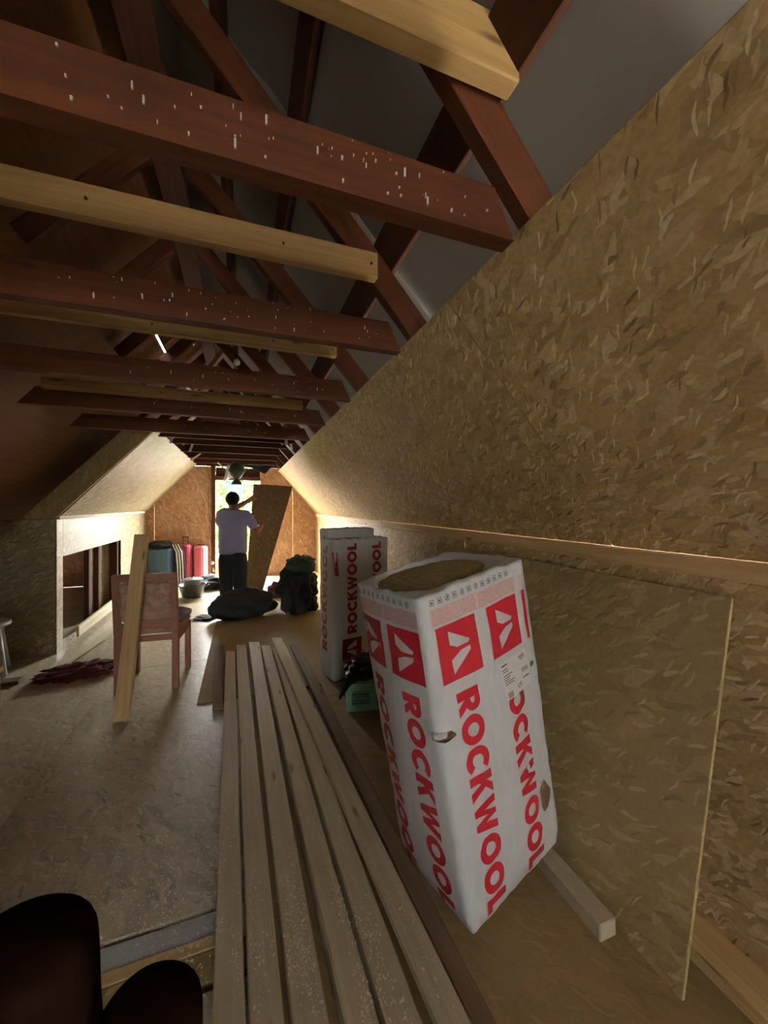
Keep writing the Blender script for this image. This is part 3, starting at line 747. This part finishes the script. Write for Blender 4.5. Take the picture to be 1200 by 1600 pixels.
band(408, 1008, 568, 1600, 13, 26, .086, 800, .35); band(426, 1012, 604, 1600, 12, 40, .084, 900, .3); band(424, 996, 692, 1600, 14, 40, .125, 160, .4)
me = bpy.data.meshes.new('wood_chips'); me.from_pydata([p for q in chips for p in q], [], [tuple(range(4 * i, 4 * i + 4)) for i in range(len(chips))])
o = bpy.data.objects.new('wood_chips', me); C.objects.link(o); me.materials.append(M['sawdust']); tag(stuff(o), 'pale glittering wood chips strewn over the floor and planks', 'wood chips')
# squared timber by the wall, leaning board
tag(obj('timber', MB().box((1.13, .966, .001), (1.205, 3.05, .062), .004), M['pine_grey']), 'squared timber along the wall with its sawn end beside the big wool pack', 'timber')
y0, y1 = .77, 2.75
lo0, hi0 = V((1.228, y0, .001)), V((XR - .036, y0, 1.185)); d = V((0, y1 - y0, 0)); n = (hi0 - lo0).cross(V((0, 1, 0))).normalized() * -.013
if n.x < 0: n = -n
tag(obj('strand_board', MB().hexa([lo0, lo0 + n, lo0 + n + d, lo0 + d, hi0, hi0 + n, hi0 + n + d, hi0 + d], .0015), M['osb_loose'], grain=(0, 1, 0)), 'large strand board sheet leaning on the right wall behind the big wool pack', 'board')

# ------------------------------------------------------------------ green crate with a black bag
cr_o = on_z(543, 1114); cr_o.z = .004
t = thing('crate', 'sea-green plastic crate with slotted sides beside the big wool pack', 'crate', cr_o)
rot = Matrix.Rotation(-.20, 3, 'Z'); L, Wd, Hh = .36, .27, .2
def cpt(x, y, z): return cr_o + rot @ V((x, y, z))
def cbox(mb, a, b_, bev=.002):
    x0, y0_, z0 = a; x1, y1_, z1 = b_
    mb.hexa([cpt(*p) for p in ((x0, y0_, z0), (x1, y0_, z0), (x1, y1_, z0), (x0, y1_, z0), (x0, y0_, z1), (x1, y0_, z1), (x1, y1_, z1), (x0, y1_, z1))], bev); return mb
obj('base', cbox(MB(), (0, 0, 0), (L, Wd, .006)), M['crate'], t)
def side(p0, p1, thick):
    mb = MB(); e = (V(p1) - V(p0)); le = e.length; e.normalize(); n_ = V(thick)
    def bx(s0, s1, z0, z1):
        a, b_ = V(p0) + e * s0, V(p0) + e * s1
        mb.hexa([cpt(*(a + V((0, 0, z0)))), cpt(*(b_ + V((0, 0, z0)))), cpt(*(b_ + n_ + V((0, 0, z0)))), cpt(*(a + n_ + V((0, 0, z0)))),
                 cpt(*(a + V((0, 0, z1)))), cpt(*(b_ + V((0, 0, z1)))), cpt(*(b_ + n_ + V((0, 0, z1)))), cpt(*(a + n_ + V((0, 0, z1))))], 0)
    bx(0, le, .006, .05); bx(0, le, .155, Hh)
    xs = 0.0
    bx(0, .03, .05, .155); bx(le - .03, le, .05, .155); bx(le / 2 - .02, le / 2 + .02, .05, .155)
    for k in range(5):
        z = .066 + k * .0205; bx(.03, le / 2 - .02, z, z + .009); bx(le / 2 + .02, le - .03, z, z + .009)
    return mb
for p0, p1, th in (((0, 0, 0), (L, 0, 0), (0, .006, 0)), ((0, Wd, 0), (L, Wd, 0), (0, -.006, 0)), ((0, .006, 0), (0, Wd - .006, 0), (.006, 0, 0)), ((L, .006, 0), (L, Wd - .006, 0), (-.006, 0, 0))):
    obj('side', side(p0, p1, th), M['crate'], t)
t2 = thing('plastic_bag', 'crumpled black plastic bag spilling over the green crate', 'bag', cr_o + V((.1, .1, .2)))
obj('bag', MB().lump(cpt(.15, .14, .203), (.15, .14, .075), .28, 2.6, 4.0, 4), M['black_shiny'], t2, smooth=False)
tip = cpt(-.055, -.015, .10); a = cpt(.03, .01, .275); c = cpt(-.012, .12, .25)
obj('tail', MB().prism([cpt(-.006, -.02, .235), cpt(.12, -.02, .262), cpt(.02, -.022, .2), tip], V((-.006, .014, .012))), M['black_shiny'], t2)

# ------------------------------------------------------------------ dark bags, clothes and pots at the far end
def heap(name, label, cat, c, size, seed, mat, amp=.16, rot=0.0, group=None, freq=2.2, sub=4):
    return tag(obj(name, MB().lump(c, size, amp, freq, seed, sub, True, rot), M[mat], smooth=True), label, cat, group)
p = on_z(380, 965)
heap('holdall', 'long black holdall lying on the floor in front of the man', 'bag', (p.x, p.y + .0, .013), (.40, .20, .20), 2.0, 'black', .14, .05)
p = on_z(322, 966)
heap('rag', 'flat black rag on the pale floor left of the black holdall', 'rag', (p.x, p.y, .0), (.13, .12, .02), 12.0, 'black', .35, .3)
p = on_z(466, 962)
heap('sack', 'big bulging black sack standing beside the upright wool packs', 'sack', (p.x + .03, p.y + .22, .013), (.25, .24, .37), 5.0, 'black', .3, .2, None, 2.6, 5)
heap('jacket', 'dark green jacket thrown over the big black sack', 'jacket', (p.x + .05, p.y + .13, .57), (.19, .19, .12), 8.0, 'green_dark', .2, .1)
p = on_z(424, 934)
heap('cloth', 'crumpled purple and white patterned cloth between held board and black sack', 'cloth', (p.x + .12, p.y + .05, .002), (.16, .13, .12), 3.3, 'purple_cloth', .3)
p = on_z(330, 922)
heap('clothes_pile', 'heap of black clothes on the floor left of the man', 'clothes', (p.x, p.y + .2, .002), (.30, .25, .12), 7.7, 'black', .28)
p = on_z(298, 937)
t = thing('basin', 'dark enamel basin holding a pale pot, on the bright floor', 'basin', (p.x, p.y + .2, 0)); q = V((p.x, p.y + .2, .001))
obj('body', MB().lathe(q, [(.12, 0), (.15, .02), (.20, .2), (.215, .21), (.19, .20), (.14, .03), (.02, .02)], 28), M['pot_dark'], t, smooth=True)
for s in (-1, 1): obj('handle', MB().tube([q + V((s * .205, -.05, .17)), q + V((s * .245, -.03, .18)), q + V((s * .245, .03, .18)), q + V((s * .205, .05, .17))], .008, 6), M['pot_dark'], t)
t = thing('cooking_pot', 'pale grey pot with lid standing inside the dark basin', 'pot', q + V((0, 0, .023)))
obj('body', MB().lathe(q, [(.10, .024), (.125, .035), (.13, .26), (.138, .27), (.12, .265), (.02, .26)], 24), M['enamel'], t, smooth=True)
obj('lid', MB().lathe(q, [(.155, .272), (.165, .282), (.12, .30), (.03, .312), (.001, .313)], 24), M['metal_grey'], t, smooth=True)
obj('knob', MB().lathe(q, [(.01, .311), (.018, .33), (.001, .338)], 10), M['nail'], t, smooth=True)

def suitcase(name, label, c, wx, wy, h, mat, rz, group, handle=.0, ribs=True):
    t = thing(name, label, 'suitcase', c, group); R_ = Matrix.Rotation(rz, 3, 'Z'); c = V(c)
    def P(x, y, z): return c + R_ @ V((x, y, z))
    def bx(mb, a, b_, bev):
        (x0, y0_, z0), (x1, y1_, z1) = a, b_
        return mb.hexa([P(x0, y0_, z0), P(x1, y0_, z0), P(x1, y1_, z0), P(x0, y1_, z0), P(x0, y0_, z1), P(x1, y0_, z1), P(x1, y1_, z1), P(x0, y1_, z1)], bev)
    obj('shell', bx(MB(), (-wx / 2, -wy / 2, .04), (wx / 2, wy / 2, h), .03), M[mat], t, smooth=False)
    if ribs:
        nr = 6
        for k in range(nr):
            x = -wx / 2 + .05 + (wx - .1) * k / (nr - 1)
            obj('rib', bx(MB(), (x - .009, -wy / 2 - .007, .08), (x + .009, -wy / 2 + .004, h - .05), .003), M[mat], t)
    for sx in (-1, 1):
        for sy in (-1, 1): obj('wheel', MB().tube([P(sx * (wx / 2 - .05) - .012, sy * (wy / 2 - .05), .022), P(sx * (wx / 2 - .05) + .012, sy * (wy / 2 - .05), .022)], .021, 10), M['nail'], t)
    obj('seam', bx(MB(), (-wx / 2 - .003, -.006, .05), (wx / 2 + .003, .006, h - .02), .001), M['nail'], t)
    mb = MB(); hz = h + handle
    if handle:
        for s in (-.05, .05): mb.tube([P(s, .03, h - .01), P(s, .03, hz)], .006, 6)
        bx(mb, (-.06, .018, hz), (.06, .042, hz + .02), .003)
    else: mb.tube([P(-.07, 0, h - .004), P(-.05, 0, h + .025), P(.05, 0, h + .025), P(.07, 0, h - .004)], .008, 6)
    obj('handle', mb, M['nail'], t)
p = on_z(252, 911)
suitcase('suitcase', 'slate-blue ribbed suitcase under a black jacket by the left wall', (p.x, p.y, .001), .40, .26, .66, 'blue_case', -.25, 'suitcases by the end wall')
heap('jacket', 'black jacket draped over the top of the blue suitcase', 'jacket', (p.x - .02, p.y, .676), (.2, .16, .07), 14., 'black', .2)
t = thing('garment', 'black and white striped garment hanging down beside the blue suitcase', 'garment', (p.x + .25, p.y - .1, 0))
for k in range(7):
    x = p.x + .285 + .022 * k
    obj('fold', MB().tube([(x - .09, p.y - .15, .74), (x - .02, p.y - .19 - .01 * (k % 2), .6), (x, p.y - .20, .35), (x + .01, p.y - .20, .02)], [.012, .016, .018, .02], 7), M['white_cloth'] if k % 2 else M['black'], t, smooth=True)
p = on_z(292, 906.5)
suitcase('suitcase', 'dusty rose suitcase with its pull handle raised by the end wall', (p.x - .02, p.y - .12, .001), .23, .22, .72, 'rose_case', -.3, 'suitcases by the end wall', .13, False)
p2 = on_z(313.5, 905)
suitcase('suitcase', 'coral pink textured suitcase right of the dusty rose one', (p2.x + .015, p2.y - .10, .001), .21, .20, .68, 'pink_case', -.5, 'suitcases by the end wall', 0, True)
t = thing('rope', 'pale knotted rope hanging beside the door frame', 'rope', (-.66, END_Y - .03, .2))
q0, q1 = on_y(327, 843, END_Y - .03), on_y(332, 877, END_Y - .03); q2 = on_y(334, 893, END_Y - .03)
obj('strand', MB().tube([q0, (q0 + q1) / 2 + V((.01, 0, 0)), q1], .012, 7), M['rope'], t); obj('knot', MB().lathe(q1 + V((0, -.012, -.03)), [(.008, -.04), (.035, -.02), (.04, 0), (.03, .025), (.006, .04)], 10), M['rope'], t, smooth=True)
obj('frayed_end', MB().tube([q1 + V((0, 0, -.05)), (q1 + q2) / 2, q2], [.012, .02, .03], 7), M['rope'], t)

# ------------------------------------------------------------------ hanging things over the doorway
def hang(name, label, cat, pts, y, mat, fold=.02, thick=.004):
    """a sheet hung between four corners (top-left, top-right, bottom-right, bottom-left), with soft folds"""
    a, b_, c_, d_ = [on_y(u, v, y) for u, v in pts]
    def fn(u, v):
        top = a.lerp(b_, u); bot = d_.lerp(c_, u); p_ = top.lerp(bot, v)
        return p_ + V((0, fold * math.sin(u * 9 + v * 3) * (.3 + v), 0))
    return tag(obj(name, MB().sheet(fn, 10, 8, thick), M[mat], smooth=True), label, cat)
hang('plastic_sheet', 'pale blue translucent plastic hanging in the doorway above the head', 'sheet', [(352, 752), (378, 752), (380, 776), (356, 776)], 8.3, 'blue_film')
hang('paper', 'torn white paper hanging above the doorway left of the green bag', 'paper', [(354, 727), (362, 727), (364, 745), (350, 752)], 8.36, 'white_cloth')
t = thing('hanging_bag', 'dark green bag hanging by its neck above the doorway', 'bag', on_y(370, 756, 8.1))
pz = [on_y(370, y_, 8.1) for y_ in (722, 735, 745, 749, 757)]
obj('body', MB().tube(pz[:4], [.10, .16, .09, .045], 12), M['green_dark'], t, smooth=True); obj('end', MB().tube(pz[3:], [.045, .11], 12), M['green_dark'], t)
hang('tarpaulin', 'dark tarpaulin strip drooping from the last truss right of the green bag', 'tarpaulin', [(360, 720), (432, 722), (414, 741), (386, 728)], 8.30, 'black', .02)
SCR = ['last truss above the left doorpost', 'truss above the top of the left slope', 'truss beside the far end of the left slope', 'fifth truss chord, middle', 'fourth truss chord, right end',
       'truss end over the right slope, lower one', 'truss end over the right slope, endmost', 'truss end over the right slope, leftmost', 'truss above the left slope, uppermost', 'truss above the left slope, second down']
for i, (u, v, t_) in enumerate(((345, 727, 7.4), (300, 697, 6.0), (306, 714, 6.6), (300, 580 + 32, 4.0), (426, 622, 3.6), (447, 684, 5.0), (455, 696, 5.3), (437, 690, 5.4), (268, 683, 5.2), (288, 690, 5.4))):
    p_ = far(u, v, t_); yy = min(TRUSS_Y, key=lambda q_: abs(q_ - p_.y)); p_ = on_y(u, v, yy - .03)
    L = .06 + .05 * random.random(); aa = random.uniform(-1, 1)
    e = V((math.sin(aa), 0, math.cos(aa))) * L; f_ = V((math.cos(aa), 0, -math.sin(aa))) * .016
    tag(obj('scrap', MB().prism([p_ - e - f_, p_ - e * .9 + f_, p_ + e + f_ * .6, p_ + e * .8 - f_], (0, .004, 0)), M['scrap']), 'pale torn scrap stuck to the ' + SCR[i], 'scrap', 'pale scraps on the far trusses')

# ------------------------------------------------------------------ the man and the board he holds
def skinned(name, nodes, links, mat, parent, root=0, sub=2):
    me = bpy.data.meshes.new(name); org = base_of(parent)
    me.from_pydata([V(p) - org for p, _ in nodes], links, [])
    o = bpy.data.objects.new(name, me); C.objects.link(o); o.parent = parent
    sm = o.modifiers.new('skin', 'SKIN'); sm.use_smooth_shade = True
    lay = me.skin_vertices[0].data
    for i, (_, r) in enumerate(nodes):
        lay[i].radius = r if isinstance(r, tuple) else (r, r); lay[i].use_root = (i == root)
    ss = o.modifiers.new('smooth', 'SUBSURF'); ss.levels = sub; ss.render_levels = sub
    dg = bpy.context.evaluated_depsgraph_get(); dg.update()
    baked = bpy.data.meshes.new_from_object(o.evaluated_get(dg)); o.modifiers.clear(); o.data = baked
    baked.materials.clear(); baked.materials.append(mat)
    for p_ in baked.polygons: p_.use_smooth = True
    return o
mo = on_z(364, 956); mo.z = 0.0
man = thing('person', 'man in lilac-grey shirt and black trousers, back turned, lifting a board', 'person', mo)
RT, FW = V((CY, -SY, 0)), V((SY * .6, CY, 0)).normalized()
def mp(r, f, z): return mo + RT * r + FW * f + V((0, 0, z))
HS = 1.0
body = [(mp(0, 0, .86), (.15, .11)), (mp(0, 0, 1.05), (.15, .115)), (mp(0, .0, 1.22), (.16, .115)), (mp(0, .01, 1.36), (.13, .09)), (mp(0, .02, 1.43), .055), (mp(-.01, .035, 1.50), .066), (mp(-.012, .045, 1.575), (.08, .092)), (mp(-.012, .04, 1.635), (.05, .06)),
        (mp(.19, .02, 1.34), .058), (mp(.31, .07, 1.12), .048), (mp(.33, .30, 1.16), .034), (mp(.33, .36, 1.18), .036),
        (mp(-.19, .04, 1.34), .058), (mp(-.09, .27, 1.42), .046), (mp(.13, .40, 1.55), .034), (mp(.20, .43, 1.60), .036),
        (mp(.09, 0, .80), .085), (mp(.105, .02, .46), .06), (mp(.11, -.02, .09), .042), (mp(.115, .10, .045), .04),
        (mp(-.09, 0, .80), .085), (mp(-.10, .02, .46), .06), (mp(-.10, -.02, .09), .042), (mp(-.105, .10, .045), .04)]
links = [(0, 1), (1, 2), (2, 3), (3, 4), (4, 5), (5, 6), (6, 7), (3, 8), (8, 9), (9, 10), (10, 11), (3, 12), (12, 13), (13, 14), (14, 15), (0, 16), (16, 17), (17, 18), (18, 19), (0, 20), (20, 21), (21, 22), (22, 23)]
# fingers: four unequal and a thumb on each hand
def fingers(idx, origin, fwd, side_, curl):
    for k, (o_, L_) in enumerate(((-.03, .06), (-.01, .075), (.01, .07), (.03, .055))):
        a = V(origin) + V(side_) * o_ + V(fwd) * .045; b_ = a + V(fwd) * L_ * .6; c_ = b_ + (V(fwd) * .4 + V(curl)).normalized() * L_ * .5
        n0 = len(body); body.extend([(a, .0095), (b_, .009), (c_, .007)]); links.extend([(idx, n0), (n0, n0 + 1), (n0 + 1, n0 + 2)])
    a = V(origin) + V(side_) * -.045 + V(fwd) * .005; b_ = a + (V(side_) * -.5 + V(fwd)).normalized() * .045
    n0 = len(body); body.extend([(a, .011), (b_, .009)]); links.extend([(idx, n0), (n0, n0 + 1)])
fingers(15, body[15][0], (RT * .6 + V((0, 0, .8))), (RT * -.8 + V((0, 0, .6))), FW * -.5 + RT * .3)
fingers(11, body[11][0], (FW * .6 + V((0, 0, .8))), RT, RT * -.6)
skinned('body', body, links, M['skin'], man)
for s in (-1, 1): obj('ear', MB().lump(mp(-.012 + s * .082, .045, 1.55), (.014, .022, .03), .1, 2, s, 2, False), M['skin'], man, smooth=True)
obj('nose', MB().lump(mp(-.012, .145, 1.55), (.014, .02, .022), .05, 2, 1, 2, False), M['skin'], man, smooth=True)
for s in (-1, 1): obj('eye', MB().lump(mp(-.012 + s * .033, .128, 1.585), (.012, .008, .008), .0, 1, 0, 2, False), M['print_white'], man, smooth=True)
obj('mouth', MB().lump(mp(-.012, .132, 1.51), (.025, .008, .006), .0, 1, 0, 2, False), M['rose_case'], man, smooth=True)
obj('hair', MB().lump(mp(-.012, .025, 1.49), (.092, .098, .102), .05, 3, 2, 3, False), M['hair'], man, smooth=True)
shirt = [(mp(0, 0, .80), (.20, .15)), (mp(0, 0, 1.0), (.205, .155)), (mp(0, 0, 1.2), (.205, .15)), (mp(0, .01, 1.34), (.18, .125)), (mp(0, .02, 1.42), (.10, .085)),
         (mp(.19, .02, 1.34), .082), (mp(.30, .06, 1.15), .072), (mp(-.18, .04, 1.34), .09), (mp(-.13, .22, 1.40), .075)]
skinned('shirt', shirt, [(0, 1), (1, 2), (2, 3), (3, 4), (3, 5), (5, 6), (3, 7), (7, 8)], M['shirt'], man, 1)
tr = [(mp(0, 0, .90), (.17, .13)), (mp(0, 0, .80), (.175, .135)), (mp(.095, 0, .70), (.115, .12)), (mp(.10, .02, .44), .10), (mp(.10, -.015, .08), .086), (mp(-.095, 0, .70), (.115, .12)), (mp(-.095, .02, .44), .10), (mp(-.09, -.015, .08), .086)]
skinned('trousers', tr, [(0, 1), (1, 2), (2, 3), (3, 4), (1, 5), (5, 6), (6, 7)], M['trousers'], man, 1)
for s in (-1, 1): obj('shoe', MB().lump(mp(s * .108, .04, .002), (.05, .13, .045), .04, 2, s, 3, True, -.2), M['shoe'], man, smooth=True)
bt = 5.62; bbm = 6.1
q_ = [on_z(383, 932, .003), on_z(408, 931, .003), far(457, 760, 5.95), far(396, 756, 5.95)]
d_ = V((.05, .012, 0))
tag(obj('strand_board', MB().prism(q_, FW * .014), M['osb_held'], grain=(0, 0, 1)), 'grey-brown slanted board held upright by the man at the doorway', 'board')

# ------------------------------------------------------------------ dining chair, leaning batten, cushion
co = V((-.70, 3.72, 0)); rz = -.10; Rc = Matrix.Rotation(rz, 3, 'Z')
t = thing('dining_chair', 'reddish wooden dining chair with patterned padded back, seen from behind', 'chair', co)
def cp(x, y, z): return co + Rc @ V((x, y, z))
def cb(a, b_, bev=.004, tilt=0):
    (x0, y0_, z0), (x1, y1_, z1) = a, b_
    f = lambda z: -tilt * max(0, z - .45)
    return MB().hexa([cp(x0, y0_ + f(z0), z0), cp(x1, y0_ + f(z0), z0), cp(x1, y1_ + f(z0), z0), cp(x0, y1_ + f(z0), z0), cp(x0, y0_ + f(z1), z1), cp(x1, y0_ + f(z1), z1), cp(x1, y1_ + f(z1), z1), cp(x0, y1_ + f(z1), z1)], bev)
for s in (-1, 1):
    x = s * .205
    mb = cb((x - .024, -.22, 0.002), (x + .024, -.175, .46)); mb2 = cb((x - .024, -.22, .46), (x + .024, -.18, .93), .004, .10); mb.bm.from_mesh(obj('tmp', mb2, M['chair_wood'], at=(0, 0, 0)).data)
    bpy.data.objects.remove([o_ for o_ in C.objects if o_.name.startswith('tmp')][0])
    obj('rear_leg', mb, M['chair_wood'], t, (0, 0, 1))
    obj('front_leg', cb((x - .022, .18, .002), (x + .022, .225, .44)), M['chair_wood'], t, (0, 0, 1))
    obj('apron', cb((x - .012, -.17, .37), (x + .012, .18, .44)), M['chair_wood'], t)
obj('apron', cb((-.182, .19, .37), (.182, .215, .44)), M['chair_wood'], t, (1, 0, 0))
obj('top_rail', cb((-.229, -.222, .885), (.229, -.178, .945), .006, .10), M['chair_wood'], t, (1, 0, 0))
obj('lower_rail', cb((-.182, -.212, .40), (.182, -.186, .445), .003), M['chair_wood'], t, (1, 0, 0))
obj('lower_rail', cb((-.182, -.212, .50), (.182, -.186, .555), .003, .10), M['chair_wood'], t, (1, 0, 0))
obj('back_pad', cb((-.178, -.225, .565), (.178, -.165, .88), .018, .10), M['chair_cloth'], t)
obj('seat', cb((-.225, -.16, .442), (.225, .235, .49), .016), M['chair_cloth'], t)
heap('cushion', 'grey cushion lying on the seat of the dining chair', 'cushion', cp(.1, .06, .491), (.16, .14, .06), 6.0, 'cushion', .08)
a = on_z(190, 1128, .0); b_ = V((a.x + .035, a.y + .40, 1.25))
ax = (b_ - a).normalized()
tag(obj('batten', MB().bar(a + V((0, 0, .012)), b_, .095, .045, V((-.12, -1, .3)), .003), M['pine'], grain=ax), 'clean pale pine batten leaning against the back of the dining chair', 'batten')

# ------------------------------------------------------------------ left side odds and ends
so = V((-2.12, 4.33, 0))
t = thing('stool', 'white plastic stool with splayed legs at the left edge before the return wall', 'stool', so)
obj('seat', MB().lathe(so, [(.14, .415), (.175, .43), (.178, .45), (.165, .458), (.001, .458)], 24), M['stool'], t, smooth=True)
for k in range(4):
    aa = PI / 4 + k * PI / 2 + .35
    obj('leg', MB().tube([so + V((math.cos(aa) * .12, math.sin(aa) * .12, .42)), so + V((math.cos(aa) * .2, math.sin(aa) * .2, .0))], [.03, .02], 8), M['stool'], t, smooth=True)
bo = V((-1.60, 3.05, 0))
t = thing('bench', 'rough pine bench mostly beyond the left edge of the picture', 'bench', bo)
obj('seat', MB().box((-2.6, 2.93, .40), (-1.465, 3.2, .44), .004), M['pine'], t, (1, 0, 0))
for x, y in ((-1.515, 2.96), (-1.515, 3.13), (-2.5, 2.96), (-2.5, 3.13)): obj('leg', MB().box((x, y, .001), (x + .045, y + .045, .399), .003), M['pine'], t, (0, 0, 1))
q_ = [on_x(127, 990, -1.70), on_x(176, 975, -1.70), on_x(174, 957, -1.70), on_x(129, 977, -1.70)]
zmin = .02
tag(obj('plank', MB().prism([(-1.70, 5.05, .06), (-1.70, 6.9, .06), (-1.70, 6.9, .20), (-1.70, 5.05, .17)], (.025, 0, 0)), M['pine_white']), 'whitish board on edge across the foot of the cut wall opening', 'plank')
q_ = [on_z(60, 1058, .05), on_z(88, 1034, .05), on_z(171, 984, .05), on_z(172, 990, .05), on_z(105, 1035, .05)]
tag(obj('plank', MB().prism(q_, (0, 0, -.025)), M['pine_white']), 'pale splintered plank on the floor beside the dark red cloth', 'plank')
p = on_z(118, 1052)
heap('cloth', 'dark red cloth in a flat heap left of the dining chair', 'cloth', (p.x + .05, p.y - .06, .001), (.24, .14, .045), 21., 'red_cloth', .42, .1, None, 3.4, 5)
tag(obj('plank', MB().box((-2.35, 4.02, .001), (-1.75, 4.12, .03), .003), M['pine_dark'], grain=(1, 0, 0)), 'short dusty board on the floor by the white stool', 'plank')

# ------------------------------------------------------------------ outside the doorway
struct(obj('ground', MB().box((-90, -90, -3.0), (90, 90, -2.9)), M['lawn']))
t = thing('railing', 'wooden balcony railing outside the doorway', 'railing', (0, 9.15, -.1))
for z in (.42, .62, .95): obj('rail', MB().box((-1.2, 9.12, z), (1.2, 9.16, z + .07), .004), M['osb_end'], t, (1, 0, 0))
obj('kickboard', MB().box((-1.2, 9.10, -.1), (1.2, 9.12, .34), .004), M['osb_end'], t, (1, 0, 0))
for x in (-1.15, .2, 1.15): obj('post', MB().box((x, 9.165, -.1), (x + .06, 9.22, 1.06), .004), M['stain'], t, (0, 0, 1))
obj('deck', MB().box((-1.3, 8.6, -.14), (1.3, 9.25, -.10)), M['pine_dark'], t)
def tree(c, rad, hgt, n, seed, lab):
    rnd = random.Random(seed); t = thing('tree', lab, 'tree', c, 'trees outside the doorway'); c = V(c)
    obj('trunk', MB().tube([c, c + V((.1, 0, hgt * .5)), c + V((0, .1, hgt * .9))], [.16, .11, .04], 8), M['bark'], t)
    vs, fs = [], []
    for i in range(n):
        dv = V((rnd.gauss(0, 1), rnd.gauss(0, 1), rnd.gauss(0, 1))).normalized() * rad * rnd.uniform(.45, 1.0) ** .5
        p_ = V((0, 0, hgt * .72)) + V((dv.x, dv.y, dv.z * hgt * .3 / rad * 1.2)); a_ = V((rnd.gauss(0, 1), rnd.gauss(0, 1), rnd.gauss(0, 1))).normalized(); b2 = a_.orthogonal().normalized()
        s_ = rnd.uniform(.08, .16); k0 = len(vs)
        vs += [p_ - a_ * s_, p_ + b2 * s_ * .5, p_ + a_ * s_, p_ - b2 * s_ * .5]; fs.append((k0, k0 + 1, k0 + 2, k0 + 3))
    me = bpy.data.meshes.new('foliage'); me.from_pydata(vs, [], fs); me.materials.append(M['leaf'])
    o = bpy.data.objects.new('foliage', me); C.objects.link(o); o.parent = t; stuff(o)
tree((.6, 15.0, -2.9), 2.3, 6.0, 7000, 1, 'bright green leafy tree filling the right of the doorway')
tree((-2.6, 19.8, -2.9), 2.4, 5.0, 6000, 2, 'lower green tree behind the left edge of the doorway')

# ------------------------------------------------------------------ the photographer's fingers at the lens
def cpnt(u, v, t_): return far(u, v, t_)
D_ = .075
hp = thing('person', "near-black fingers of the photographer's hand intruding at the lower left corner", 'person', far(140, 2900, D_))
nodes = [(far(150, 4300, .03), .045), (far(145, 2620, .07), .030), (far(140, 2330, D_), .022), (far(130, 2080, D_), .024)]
lk = [(0, 1), (1, 2), (2, 3)]
def fin(u_tip, v_tip, u_base, v_base, r):
    tipp = far(u_tip, v_tip, D_); b0 = far(u_base, v_base, D_); n0 = len(nodes)
    top = tipp - V((0, 0, r * .9)); mid = b0.lerp(top, .5) + V((SY, CY, 0)) * -.002
    nodes.extend([(b0, r * 1.05), (mid, r * 1.04), (b0.lerp(top, .85), r), (top, r * .9)]); lk.extend([(3, n0), (n0, n0 + 1), (n0 + 1, n0 + 2), (n0 + 2, n0 + 3)])
fin(18, 1352, 26, 1900, .0150); fin(231, 1478, 228, 1900, .0108); fin(-235, 1440, -200, 1900, .0105); fin(390, 1690, 380, 1960, .009)
n0 = len(nodes); nodes.extend([(far(-80, 2230, D_), .013), (far(-310, 2080, D_ * .97), .012), (far(-400, 1900, D_ * .95), .0105)]); lk.extend([(2, n0), (n0, n0 + 1), (n0 + 1, n0 + 2)])
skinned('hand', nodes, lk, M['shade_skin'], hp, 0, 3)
